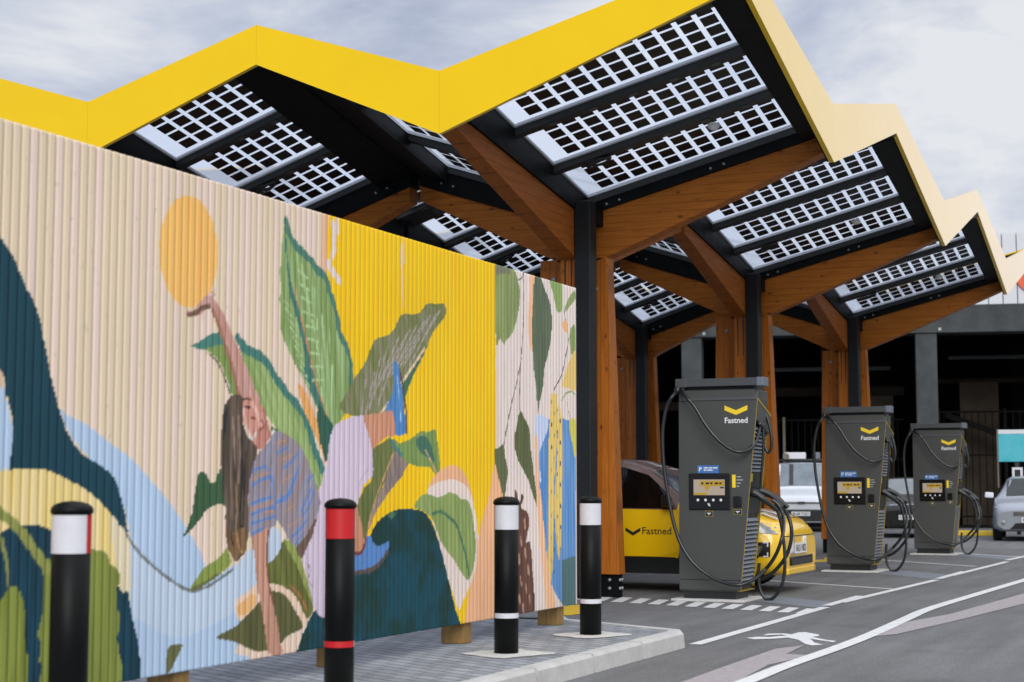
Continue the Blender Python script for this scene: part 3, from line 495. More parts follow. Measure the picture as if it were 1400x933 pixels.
 ('l',(76,60,90),[(11652,1334),(11652,1317)],0.02,1,{}),
 ('l',(84,64,84),[(11768,1301),(11768,1284)],0.02,1,{}),
 ('l',(76,60,90),[(11709,1246),(11709,1229)],0.02,1,{}),
 ('l',(84,64,84),[(11827,1218),(11827,1201)],0.02,1,{}),
 ('l',(76,60,90),[(11651,1159),(11651,1142)],0.02,1,{}),
 ('l',(84,64,84),[(11767,1136),(11767,1119)],0.02,1,{}),
 ('l',(76,60,90),[(11708,1071),(11708,1054)],0.02,1,{}),
 ('l',(84,64,84),[(11826,1053),(11826,1036)],0.02,1,{}),
 ('l',(76,60,90),[(11650,984),(11650,967)],0.02,1,{}),
 ('l',(84,64,84),[(11766,971),(11766,954)],0.02,1,{}),
 ('l',(76,60,90),[(11707,896),(11707,879)],0.02,1,{}),
 ('l',(84,64,84),[(11825,888),(11824,871)],0.02,1,{}),
 ('l',(76,60,90),[(11649,810),(11649,793)],0.02,1,{}),
 ('l',(84,64,84),[(11765,807),(11765,790)],0.02,1,{}),
 ('l',(76,60,90),[(11706,722),(11706,705)],0.02,1,{}),
 ('l',(84,64,84),[(11823,723),(11823,706)],0.02,1,{}),
 ('l',(76,60,90),[(11648,637),(11648,620)],0.02,1,{}),
 ('l',(76,60,90),[(11705,548),(11705,531)],0.02,1,{}),
 ('l',(76,60,90),[(11647,464),(11647,447)],0.02,1,{}),
 ('l',(142,160,86),[(11861,1871),(11952,1934),(12075,1952),(12137,1932)],0.012,1,{}),
 ('l',(150,160,90),[(11967,1865),(12042,1722),(12118,1579)],0.01,1,{}),
 ('p',(206,200,90),[(12011,1704),(12150,1720),(12148,1427),(12086,1519)],1,{}),
 ('p',(240,190,150),[(11327,1557),(11383,1558),(11409,1281),(11465,1059),(11534,752),(11618,499),(11733,291),(11560,269),(11504,449),(11422,783),(11367,1115)],1,{}),
 ('p',(112,76,62),[(10963,1063),(10989,1160),(11042,1073),(11082,1138),(11122,1116),(11082,1041),(11202,996),(11216,898),(11161,780),(11242,778),(11283,569),(11309,242),(10976,233)],1,{'c2':(84,54,46),'st':92}),
 ('l',(176,140,118),[(11135,943),(11148,894)],0.03,1,{}),
 ('l',(176,140,118),[(11068,820),(11081,772)],0.03,1,{}),
 ('l',(176,140,118),[(11028,688),(11042,639)],0.03,1,{}),
 ('l',(176,140,118),[(11148,726),(11161,677)],0.03,1,{}),
 ('l',(176,140,118),[(11201,600),(11215,551)],0.03,1,{}),
 ('l',(176,140,118),[(11068,526),(11081,477)],0.03,1,{}),
 ('l',(176,140,118),[(11161,467),(11174,418)],0.03,1,{}),
 ('l',(176,140,118),[(11041,394),(11054,345)],0.03,1,{}),
 ('l',(176,140,118),[(11228,383),(11241,333)],0.03,1,{}),
 ('l',(176,140,118),[(11107,320),(11120,271)],0.03,1,{}),
]
CABLES = {'front_loop': [(-0.405, -0.2, 2.233), (-0.412, -0.4, 2.167), (-0.479, -0.4, 2.052), (-0.522, -0.4, 1.865), (-0.532, -0.4, 1.671), (-0.518, -0.4, 1.399), (-0.472, -0.4, 1.089), (-0.417, -0.4, 0.819), (-0.338, -0.4, 0.597), (-0.211, -0.4, 0.408), (-0.052, -0.4, 0.282), (0.129, -0.4, 0.203), (0.287, -0.4, 0.184), (0.415, -0.3, 0.235), (0.523, -0.15, 0.359), (0.695, -0.4, 0.522), (0.76, -0.4, 0.71), (0.676, -0.05, 0.875), (0.623, -0.02, 0.997), (0.552, -0.02, 1.058)], 'top_swag': [(-0.405, -0.2, 2.233), (-0.266, -0.4, 2.148), (-0.169, -0.4, 2.038), (-0.058, -0.4, 1.858), (0.068, -0.4, 1.702), (0.21, -0.4, 1.593), (0.314, -0.38, 1.562), (0.394, -0.3, 1.594), (0.423, -0.15, 1.689), (0.429, -0.05, 1.824), (0.401, 0.0, 1.958)], 'side_drop': [(0.435, 0.05, 2.007), (0.441, 0.05, 1.866), (0.447, 0.05, 1.71), (0.436, 0.05, 1.515), (0.417, 0.05, 1.321), (0.407, 0.05, 1.151)], 'side_hoop': [(0.461, 0.1, 1.985), (0.499, 0.1, 1.851), (0.521, 0.1, 1.71), (0.512, 0.1, 1.609), (0.479, 0.1, 1.563), (0.448, 0.1, 1.618)], 'low_loop': [(0.564, 0.05, 1.012), (0.617, 0.05, 0.843), (0.653, 0.05, 0.59), (0.657, 0.05, 0.36), (0.623, 0.05, 0.168), (0.534, 0.05, 0.036), (0.447, 0.05, 0.019), (0.384, 0.05, 0.117), (0.37, 0.05, 0.255), (0.38, 0.05, 0.393)], 'car_lead': [(0.614, 0.1, 0.996), (0.67, 0.15, 0.895), (0.708, 0.15, 0.764), (0.698, 0.15, 0.61), (0.64, 0.15, 0.456), (0.527, 0.15, 0.315), (0.414, 0.15, 0.235), (0.334, 0.15, 0.218)]}
GROUND = {'bay_front': [[(-3.902, 11.956), (-3.931, 16.205)], [(-3.966, 16.411), (-3.988, 18.058)], [(-3.941, 16.943), (-3.785, 21.617)], [(-3.804, 21.889), (-3.803, 23.954)], [(-3.786, 22.682), (-3.674, 27.451)], [(-3.747, 28.007), (-3.535, 32.811)]], 'lane': [[(-2.87, 9.481), (-2.885, 10.694), (-2.858, 12.028), (-2.862, 13.308), (-2.915, 15.112), (-2.945, 16.382), (-2.87, 18.633), (-2.741, 21.998), (-2.646, 24.479)]], 'pink': [[(-3.225, 9.519), (-3.247, 10.482), (-3.257, 11.877), (-3.131, 12.242), (-3.087, 11.546), (-2.895, 11.521), (-3.009, 10.785), (-2.912, 9.621)], [(-2.874, 13.09), (-2.845, 14.743), (-2.647, 15.851), (-2.404, 19.258), (-2.274, 20.992), (-2.103, 19.394), (-2.194, 17.559), (-2.491, 14.903), (-2.688, 13.46)]], 'bays': [[(-5.961, 20.723), (-3.9, 19.46)], [(-5.664, 27.289), (-3.887, 25.59)], [(-4.957, 30.622), (-3.66, 29.466)]], 'hatchq': [[(-6.816, 16.986), (-6.668, 16.944), (-6.497, 16.191), (-6.64, 16.213)], [(-6.559, 16.892), (-6.415, 16.851), (-6.256, 16.11), (-6.396, 16.132)], [(-6.308, 16.8), (-6.166, 16.76), (-6.019, 16.03), (-6.157, 16.051)], [(-6.062, 16.711), (-5.923, 16.671), (-5.787, 15.952), (-5.923, 15.973)], [(-5.821, 16.623), (-5.685, 16.584), (-5.56, 15.875), (-5.693, 15.896)], [(-5.585, 16.537), (-5.451, 16.499), (-5.337, 15.8), (-5.468, 15.82)], [(-5.353, 16.452), (-5.222, 16.415), (-5.118, 15.727), (-5.247, 15.746)], [(-5.127, 16.369), (-4.998, 16.333), (-4.903, 15.654), (-5.03, 15.673)], [(-4.904, 16.288), (-4.778, 16.253), (-4.693, 15.584), (-4.817, 15.602)], [(-4.686, 16.209), (-4.562, 16.174), (-4.486, 15.514), (-4.609, 15.532)], [(-4.472, 16.131), (-4.35, 16.097), (-4.283, 15.446), (-4.404, 15.463)], [(-4.262, 16.054), (-4.143, 16.021), (-4.084, 15.379), (-4.202, 15.396)], [(-4.057, 15.979), (-3.939, 15.947), (-3.888, 15.313), (-4.005, 15.329)]], 'blue': [[(-5.122, 17.885), (-3.955, 16.937), (-3.947, 16.088), (-4.846, 16.835)], [(-5.145, 24.519), (-3.744, 22.905), (-3.774, 21.715), (-4.973, 23.201)], [(-5.133, 31.297), (-3.66, 29.466), (-3.733, 28.165), (-4.968, 29.896)]], 'yel': [[(-6.787, 26.628), (-6.502, 27.062), (-6.309, 26.256), (-6.588, 25.843)], [(-6.729, 27.747), (-6.649, 27.783), (-6.447, 26.934), (-6.524, 26.899)], [(-6.449, 15.285), (-6.285, 15.529), (-6.142, 15.312), (-5.821, 14.51), (-5.846, 14.205), (-5.97, 14.149)]], 'person': [[(-3.703, 12.644), (-3.646, 12.783), (-3.55, 12.789), (-3.506, 12.924), (-3.46, 12.964), (-3.524, 13.052), (-3.607, 12.936), (-3.639, 12.902), (-3.646, 13.076), (-3.545, 13.162), (-3.458, 13.102), (-3.45, 13.306), (-3.403, 13.347), (-3.253, 13.175), (-3.216, 13.055), (-3.249, 12.944), (-3.095, 12.752), (-2.99, 12.672), (-2.988, 12.566), (-3.165, 12.72), (-3.23, 12.802), (-3.112, 12.474), (-3.014, 12.344), (-3.078, 12.246), (-3.147, 12.336), (-3.29, 12.664), (-3.407, 12.797), (-3.508, 12.638), (-3.613, 12.554)]]}
# ------------------------------------------------------------------ ground, paving, paint
g = MB(); g.add([(-400, -60, 0), (400, -60, 0), (400, 700, 0), (-400, 700, 0)], [(0, 1, 2, 3)])
tag(g.build('ground', M['asphalt']), kind='structure')

def flat(name, polys, m, z, kind='structure'):
    b = MB()
    for p in polys: b.add([(x, y, z) for x, y in p], [list(range(len(p)))])
    o = b.build(name, m, recalc=False)
    for f in o.data.polygons:
        if f.normal.z < 0: f.flip()
    return tag(o, kind=kind)
def ribbon(pts, w):
    P = [Vector((x, y, 0)) for x, y in pts]; L_, R_ = [], []
    for i in range(len(P)):
        t = (P[min(i+1, len(P)-1)]-P[max(i-1, 0)]).normalized(); n = Vector((-t.y, t.x, 0))
        L_.append(P[i]+n*w/2); R_.append(P[i]-n*w/2)
    return [[tuple(L_[i].xy), tuple(L_[i+1].xy), tuple(R_[i+1].xy), tuple(R_[i].xy)] for i in range(len(P)-1)]
flat('slab_band', GROUND['blue'], M['blue_slab'], .002)
for i_, pts in enumerate(GROUND['bay_front']): flat('bay_line', ribbon(pts, .1), M['white_paint'], .005+.001*(i_ % 2))
for pts in GROUND['bays']: flat('bay_line', ribbon(pts, .085), M['white_paint'], .004)
LN = [(-2.9, 3.0), (-2.9, 6.5)]+GROUND['lane'][0]+[(-2.3, 30.), (-1.8, 36.)]
flat('lane_line', ribbon([tuple(v.xy) for v in smooth_pts([(x, y, 0) for x, y in LN], 5)], .12), M['white_paint'], .007)
for p in GROUND['pink']: flat('faded_line', [p], M['pink_paint'], .004)
flat('hatched_line', GROUND['hatchq'], M['white_paint'], .004)
flat('yellow_line', GROUND['yel'], M['yellow_paint'], .004)
flat('walking_figure_marking', GROUND['person'], M['white_paint'], .004)

PZ = .12
edge = [(-3.9, -3.0), (-3.9, 11.72), (-3.98, 11.9), (-5.13, 12.47), (-5.72, 13.56), (-7.0, 13.75), (-12.0, 13.9)]
inner = [(-4.02, -3.0), (-4.02, 11.68), (-4.06, 11.79), (-5.2, 12.36), (-5.79, 13.44), (-7.0, 13.62), (-12.0, 13.77)]
b = MB(); poly = inner+[(-12, -3)]
b.add([(x, y, PZ-.004) for x, y in poly], [list(range(len(poly)))])
o = b.build('pavement', M['paver'], recalc=False)
for f in o.data.polygons:
    if f.normal.z < 0: f.flip()
tag(o, kind='structure')
b = MB()
def kerb_seg(e0, e1, i0, i1):
    v = []
    for (e, i) in ((e0, i0), (e1, i1)):
        d = Vector((i[0]-e[0], i[1]-e[1])).normalized()*.018
        v += [(e[0], e[1], -.02), (e[0]+d.x*.6, e[1]+d.y*.6, PZ-.02), (e[0]+d.x*1.6, e[1]+d.y*1.6, PZ), (i[0], i[1], PZ+.002), (i[0], i[1], -.02)]
    b.add(v, [(0, 1, 6, 5), (1, 2, 7, 6), (2, 3, 8, 7), (3, 4, 9, 8), (0, 4, 3, 2, 1), (5, 6, 7, 8, 9)])
def lerp2(a, c, t): return (a[0]+(c[0]-a[0])*t, a[1]+(c[1]-a[1])*t)
for i in range(len(edge)-1):
    L_ = (Vector(edge[i+1])-Vector(edge[i])).length; n = max(1, round(L_/.914))
    for k in range(n):
        t0 = k/n+(.003 if k else 0); t1 = (k+1)/n
        kerb_seg(lerp2(edge[i], edge[i+1], t0), lerp2(edge[i], edge[i+1], t1), lerp2(inner[i], inner[i+1], t0), lerp2(inner[i], inner[i+1], t1))
tag(b.build('kerb', M['kerb']), kind='structure')

# ------------------------------------------------------------------ bollards
BX = -4.45
def bollard_patch(y, s):
    b = MB(); r2 = random.Random(int(y*100)); pts = []; n = 28
    for k in range(n):
        a = 2*PI*k/n; q = min(.215/max(abs(math.cos(a)), abs(math.sin(a))), .285)*(1+r2.uniform(-.05, .06)); u, v = q*math.cos(a), q*math.sin(a)*1.15; c_, s_ = math.cos(-.47), math.sin(-.47)
        pts.append((BX+.02+u*c_-v*s_, y-.03+u*s_+v*c_, PZ+.001))
    b.add(pts, [list(range(n))]); tag(b.build('concrete_patch', M['concrete'], recalc=False), kind='structure')
bols = [(5.41, (.09,), 'white', 'black bollard with white top band showing a red edge, leftmost beside the mural', math.radians(28)),
        (7.59, (), 'red', 'black bollard with a wide red band and a thin red ring lower down', math.radians(46)),
        (9.72, (), 'white', 'black bollard with white bands standing in a pale concrete patch before the peach mural end', math.radians(52)),
        (11.2, (), 'white', 'black bollard with white bands nearest the kerb corner, in front of the canopy post', math.radians(52))]
def make_bollard(y, col, label, ang):
    t = thing('bollard', (BX, y, PZ), ang, label, 'bollard', 'black bollards along the mural wall')
    r = .079
    b = MB(); b.lathe([(0, -.05), (r, -.05), (r, .965), (0, .965)], (0, 0, 0), 40); b.build('shaft', M['bollard'], t)
    b = MB(); b.lathe([(r+.001, .957), (r+.007, .958), (r+.008, .972), (r+.004, .984), (r*.85, .997), (r*.5, 1.006), (0, 1.01)], (0, 0, 0), 40); b.build('cap', M['bollard'], t)
    def band(z0, z1, main, name):
        b = MB(); n = 48
        for k in range(n):
            a0, a1 = 2*PI*k/n, 2*PI*(k+1)/n; am = (a0+a1)/2
            other = abs(((am-math.radians(250)+PI) % (2*PI))-PI) > math.radians(78)   # the sleeve is half white, half red
            mi = (1 if main == 0 else 0) if other else main
            v = []
            for (a, z, rr) in ((a0, z0, r+.0015), (a1, z0, r+.0015), (a1, z1, r+.0015), (a0, z1, r+.0015)): v.append((rr*math.cos(a), rr*math.sin(a), z))
            b.add(v, [(0, 1, 2, 3)], mi, True)
        b.build(name, [M['retro'], M['red']], t)
    mi = 0 if col == 'white' else 1
    band(.795, .952, mi, 'reflective_band'); band(.226, .258, mi, 'reflective_ring')
    return t
for y, _, c, lb, ang in bols:
    make_bollard(y, c, lb, ang); bollard_patch(y, 1.0)

# ------------------------------------------------------------------ mural wall
WX = -4.95; WY0, WY1, WZ0, WZ1 = 3.6, 12.17, .262, 2.80
def catmull_closed(P, n=5):
    r = []; k = len(P)
    for i in range(k):
        a, b_, c, d = [np.array(P[j % k], float) for j in (i-1, i, i+1, i+2)]
        for q in range(n):
            t = q/n; r.append(.5*((2*b_)+(c-a)*t+(2*a-5*b_+4*c-d)*t*t+(3*b_-3*c+d-a)*t**3))
    return np.array(r)
def vnoise(x, y, seed):
    r = np.random.default_rng(seed); T = r.random((64, 64))
    xi = np.floor(x).astype(int); yi = np.floor(y).astype(int); fx = x-xi; fy = y-yi
    fx = fx*fx*(3-2*fx); fy = fy*fy*(3-2*fy)
    a = T[xi % 64, yi % 64]; b_ = T[(xi+1) % 64, yi % 64]; c = T[xi % 64, (yi+1) % 64]; d = T[(xi+1) % 64, (yi+1) % 64]
    return (a*(1-fx)+b_*fx)*(1-fy)+(c*(1-fx)+d*fx)*fy
PITCH = .0575
nb = int((WY1-WY0)/PITCH)
prof = [(0.0, -.015), (.14, -.016), (.165, -.003), (.19, 0.0), (.4, .0004), (.57, .0005), (.74, .0004), (.945, 0.0), (.98, -.005)]
ys, off, bat = [], [], []
for k in range(nb):
    for (u, d) in prof: ys.append(WY1-(nb-k)*PITCH+u*PITCH); off.append(d); bat.append(k)
ys.append(WY1); off.append(-.01); bat.append(nb-1)
ys = np.array(ys); off = np.array(off); bat = np.array(bat)
zs = np.linspace(WZ0, WZ1, 318)
YY, ZZ = np.meshgrid(ys, zs); shp = YY.shape
def L3(c): return np.array(lin(c))
IMG = np.empty(shp+(3,)); IMG[:] = L3((224, 205, 182))
tone = rng.random(nb); pk = (tone[bat] > .62)[None, :]
IMG[:] = np.where(pk[..., None], L3((228, 207, 192)), L3((223, 205, 178)))*(1+.05*(rng.random(nb)[bat]-.5))[None, :, None]
IMG *= (1-.07*np.clip(vnoise(YY*40, ZZ*1.6, 3)-.45, 0, 1))[..., None]
# short grain flecks and knots of the bare timber
kn = vnoise(YY*60, ZZ*14, 9); IMG *= np.where(kn > .93, .86, 1.0)[..., None]
def inside(P, Y, Z):
    m = np.zeros(Y.shape, bool); n = len(P); j = n-1
    for i in range(n):
        yi, zi = P[i]; yj, zj = P[j]
        if zi != zj:
            m ^= ((zi > Z) != (zj > Z)) & (Y < (yj-yi)*(Z-zi)/(zj-zi)+yi)
        j = i
    return m
def window(P, pad):
    c0 = np.searchsorted(ys, P[:, 0].min()-pad); c1 = np.searchsorted(ys, P[:, 0].max()+pad)
    r0 = np.searchsorted(zs, P[:, 1].min()-pad); r1 = np.searchsorted(zs, P[:, 1].max()+pad)
    return slice(r0, r1), slice(c0, c1)
for idx, e in enumerate(MURAL):
    P = np.array(e[2], float)/1000
    if e[0] == 'p':
        if e[3]: P = catmull_closed(P)
        w = window(P, .02); Y, Z = YY[w], ZZ[w]
        if Y.size == 0: continue
        jit = (vnoise(Y*30+idx, Z*25, idx+40)-.5)*.005          # the brush edge is not a ruled line
        m = inside(P, Y+jit, Z); c = np.empty(Y.shape+(3,)); c[:] = L3(e[1]); o = e[4]
        if 'c2' in o:
            if o.get('bl'): k = np.clip((vnoise(Y*6, Z*7, idx)*.6+vnoise(Y*17, Z*15, idx+1)*.4-.35)*3, 0, 1)
            else:
                a = math.radians(o.get('st', 90)); s = Y*math.cos(a)+Z*math.sin(a); q = -Y*math.sin(a)+Z*math.cos(a)
                k = np.clip((vnoise(q*45, s*4, idx)*.65+vnoise(q*14, s*1.5, idx+3)*.35-.3)*2.2, 0, 1)
            c = c*(1-k[..., None])+L3(o['c2'])*k[..., None]
        else:
            c *= (.95+.1*vnoise(Y*22, Z*3, idx))[..., None]
        IMG[w][m] = c[m]
    else:
        P = np.array([(v.x, v.y) for v in smooth_pts([(a, b_, 0) for a, b_ in P], 5)]) if (e[4] and len(P) > 2) else P
        w = window(P, e[3]); Y, Z = YY[w], ZZ[w]
        if Y.size == 0: continue
        d = np.full(Y.shape, 9.)
        for a, b_ in zip(P[:-1], P[1:]):
            v = b_-a; L2 = max(1e-9, v@v); t = np.clip(((Y-a[0])*v[0]+(Z-a[1])*v[1])/L2, 0, 1)
            d = np.minimum(d, np.hypot(Y-a[0]-t*v[0], Z-a[1]-t*v[1]))
        jit = (vnoise(Y*35, Z*30, idx)-.5)*e[3]*.35
        k = np.clip((e[3]/2-d+jit)/.004+.5, 0, 1)[..., None]
        IMG[w] = IMG[w]*(1-k)+L3(e[1])*k
IMG = np.clip(IMG*.97, 0, .84)
IMG *= (.96+.07*vnoise(YY*2.3, ZZ*2.1, 77))[..., None]

wall = thing('mural_wall', (WX, WY1, PZ), 0, 'long ribbed timber wall painted with a cartwheeling girl, big leaves and a yellow field', 'wall')
wo = Vector((WX, WY1, PZ))
mm = bpy.data.materials.new('mural_paint'); mm.use_nodes = True
nt = mm.node_tree; bs = nt.nodes['Principled BSDF']; at_ = nt.nodes.new('ShaderNodeAttribute'); at_.attribute_name = 'paint'
nt.links.new(at_.outputs['Color'], bs.inputs['Base Color']); bs.inputs['Roughness'].default_value = .62; bs.inputs['Specular IOR Level'].default_value = .35
tcm = nt.nodes.new('ShaderNodeTexCoord'); mpm = nt.nodes.new('ShaderNodeMapping'); mpm.inputs['Scale'].default_value = (40, 40, 3); nt.links.new(tcm.outputs['Object'], mpm.inputs[0])
nzm = nt.nodes.new('ShaderNodeTexNoise'); nzm.inputs['Scale'].default_value = 2.; nzm.inputs['Detail'].default_value = 5; nt.links.new(mpm.outputs[0], nzm.inputs[0])
bpm = nt.nodes.new('ShaderNodeBump'); bpm.inputs['Strength'].default_value = .25; bpm.inputs['Distance'].default_value = .004; nt.links.new(nzm.outputs[0], bpm.inputs['Height']); nt.links.new(bpm.outputs[0], bs.inputs['Normal'])
def panel(c0, c1):
    nc = c1-c0; nr = len(zs)
    co = np.empty((nr, nc, 3), np.float32); co[..., 0] = off[None, c0:c1]; co[..., 1] = YY[:, c0:c1]-wo.y; co[..., 2] = ZZ[:, c0:c1]-wo.z
    idx = np.arange(nr*nc).reshape(nr, nc)
    q = np.stack([idx[:-1, :-1], idx[:-1, 1:], idx[1:, 1:], idx[1:, :-1]], -1).reshape(-1, 4)
    nv, nf = nr*nc, len(q)
    # give the cladding its depth: a back sheet and closed edges
    me = bpy.data.meshes.new('cladding')
    bco = np.array([(-.04, co[0, 0, 1], zs[0]-wo.z), (-.04, co[0, -1, 1], zs[0]-wo.z), (-.04, co[0, -1, 1], zs[-1]-wo.z), (-.04, co[0, 0, 1], zs[-1]-wo.z)], np.float32)
    me.vertices.add(nv+4); me.vertices.foreach_set('co', np.concatenate([co.reshape(-1, 3), bco]).ravel())
    loops = q.ravel().tolist(); starts = list(range(0, nf*4, 4)); tot = [4]*nf
    extra = [[nv+3, nv+2, nv+1, nv], [nv, nv+1]+idx[0, ::-1].tolist(), [nv+2, nv+3]+idx[-1, :].tolist(), [nv+3, nv]+idx[:, 0].tolist(), [nv+1, nv+2]+idx[::-1, -1].tolist()]
    for x in extra: starts.append(len(loops)); tot.append(len(x)); loops += x
    me.loops.add(len(loops)); me.loops.foreach_set('vertex_index', loops)
    me.polygons.add(len(starts)); me.polygons.foreach_set('loop_start', starts); me.polygons.foreach_set('loop_total', tot)
    me.update(calc_edges=True); me.validate()
    ca = me.color_attributes.new('paint', 'FLOAT_COLOR', 'POINT')
    rgba = np.ones((nv+4, 4), np.float32); rgba[:nv, :3] = IMG[:, c0:c1].reshape(-1, 3); rgba[nv:, :3] = (.3, .24, .17)
    ca.data.foreach_set('color', rgba.ravel()); me.materials.append(mm)
    o = bpy.data.objects.new('cladding', me); COL.objects.link(o); o.parent = wall
    return o
npf = len(prof)
seam = [0]+[int(np.argmin(np.abs(ys-y)))//npf*npf for y in (8.03, 10.55)]+[len(ys)-1]
pl = []
for a, b_ in zip(seam[:-1], seam[1:]): pl.append(panel(a, b_+1 if b_ == len(ys)-1 else b_+1))
pl[1]['label'] = 'bright yellow middle part of the mural'
pl[2]['label'] = 'pale end part of the mural with hanging leaves and blue field'
b = MB()
for z in (WZ0+.05, 1.5, WZ1-.12): b.box(-.12, WY0-wo.y, z-wo.z, -.042, -.01, z+.07-wo.z)
b.build('frame_rail', M['postwood'], wall)
for y in (5.28, 6.93, 8.58, 10.23, 11.90):
    b = MB(); b.box(-.2, y-.065-wo.y, -.002, -.121, y+.065-wo.y, WZ1-.03-wo.z); b.box(-.121, y-.065-wo.y, -.002, -.03, y+.065-wo.y, WZ0-.002-wo.z)
    b.build('post', M['postwood'], wall, bevel=.004)
b = MB(); b.box(-6.3, 12.35, PZ+.002, -5.35, 12.5, PZ+.23)
tag(b.build('concrete_block', M['concrete'], bevel=.01), 'low pale concrete block lying behind the right end of the mural wall', 'block')
# ------------------------------------------------------------------ canopy
CXR, CXL = -6.76, -10.88
CYS = [16.79, 23.39, 29.99]
Z0 = 4.35
XR, XM, XL = -3.85, -8.82, -12.94
YF, YB = 13.32, 33.29
canopy = thing('charging_canopy', (CXR, CYS[0], 0), 0, 'large yellow edged solar canopy with zigzag roof on branching timber columns', 'canopy')
CO = Vector((CXR, CYS[0], 0))
def cbuild(mb, name, mats, parent=None, **k):
    mb.v = [(x-CO.x, y-CO.y, z) for x, y, z in mb.v]
    return mb.build(name, mats, parent or canopy, **k)
SY = .2
quads = []
for row, (cx, xs) in enumerate(((CXR, (XR, XM)), (CXL, (XM, XL)))):
    for j, cy in enumerate(CYS):
        for xe in xs:
            Lx = abs(xe-cx); sx = .25 if xe == XR else .33; dx = 1 if xe > cx else -1
            for dy in (-1, 1):
                ye = YF if (dy < 0 and j == 0) else cy+dy*3.3
                quads.append((cx, cy, dx, dy, Lx, abs(ye-cy), sx, xe == XR, row, j))
def make_quad(cx, cy, dx, dy, Lx, Ly, sx, outer, row, j):
    def P(a, b_, h): return (cx+dx*a, cy+dy*b_, Z0+sx*a+SY*b_+h)
    def slab(mb, a0, a1, b0, b1, h0, h1, mi=0):
        mb.hexa([P(a0, b0, h0), P(a1, b0, h0), P(a1, b1, h0), P(a0, b1, h0), P(a0, b0, h1), P(a1, b0, h1), P(a1, b1, h1), P(a0, b1, h1)], mi)
    a0 = .14; a1 = Lx-(.35 if outer else .45)
    strips = [(.15, .99), (1.13, 1.985), (2.125, 2.98)]
    ca = a0+.17; nc = int((a1-.11-ca)/.187)
    cpit = (a1-.11-ca)/nc
    for (b0, b1) in strips:
        m = MB(); slab(m, a0, a1, b0, b1, .010, .020)
        pn = cbuild(m, 'solar_panel', M['glass'])
        m = MB(); rp = (b1-b0-.075)/4
        for c in range(nc):
            for r in range(4):
                x0 = ca+c*cpit+.026; y0 = b0+.06+r*rp+.021
                slab(m, x0, x0+cpit-.052, y0, y0+rp-.042, .0, .006)
        cbuild(m, 'solar_cells', M['cell'], pn)
        m = MB(); o4 = [(a0-.018, b0-.028), (a1+.002, b0-.028), (a1+.002, b1+.028), (a0-.018, b1+.028)]; i4 = [(a0+.006, b0+.004), (a1-.006, b0+.004), (a1-.006, b1-.004), (a0+.006, b1-.004)]
        m.add([P(x, y, -.014) for x, y in o4]+[P(x, y, -.014) for x, y in i4]+[P(x, y, .006) for x, y in o4]+[P(x, y, .006) for x, y in i4],
              [f for k in range(4) for f in ((k, (k+1) % 4, 4+(k+1) % 4, 4+k), (8+k, 8+(k+1) % 4, 12+(k+1) % 4, 12+k), (k, (k+1) % 4, 8+(k+1) % 4, 8+k), (4+k, 4+(k+1) % 4, 12+(k+1) % 4, 12+k))])
        cbuild(m, 'glazing_frame', M['alu'], pn)
    m = MB()
    for (b0, b1) in ((-.001, .14), (1.015, 1.105), (2.01, 2.1), (3.005, Ly-.02)):
        if b1-b0 > .3: b1 = b0+.3
        slab(m, .12, Lx-.02, b0, b1, -.085, .03)
        if b0 > .5:
            k = 0
            while .5+k*.42 < a1:                      # clamp plates under the rafter
                slab(m, .5+k*.42, .58+k*.42, b0+.015, b1-.015, -.093, -.086, 1); k += 1
    cbuild(m, 'rafter', [M['rafter'], M['clamp']])
    m = MB(); slab(m, a1+.003, Lx-.022, .12, Ly-.022, -.2, .024)                # wide dark edge plate beside the fascia or ridge
    cbuild(m, 'edge_plate', M['steel'])
for q in quads: make_quad(*q)

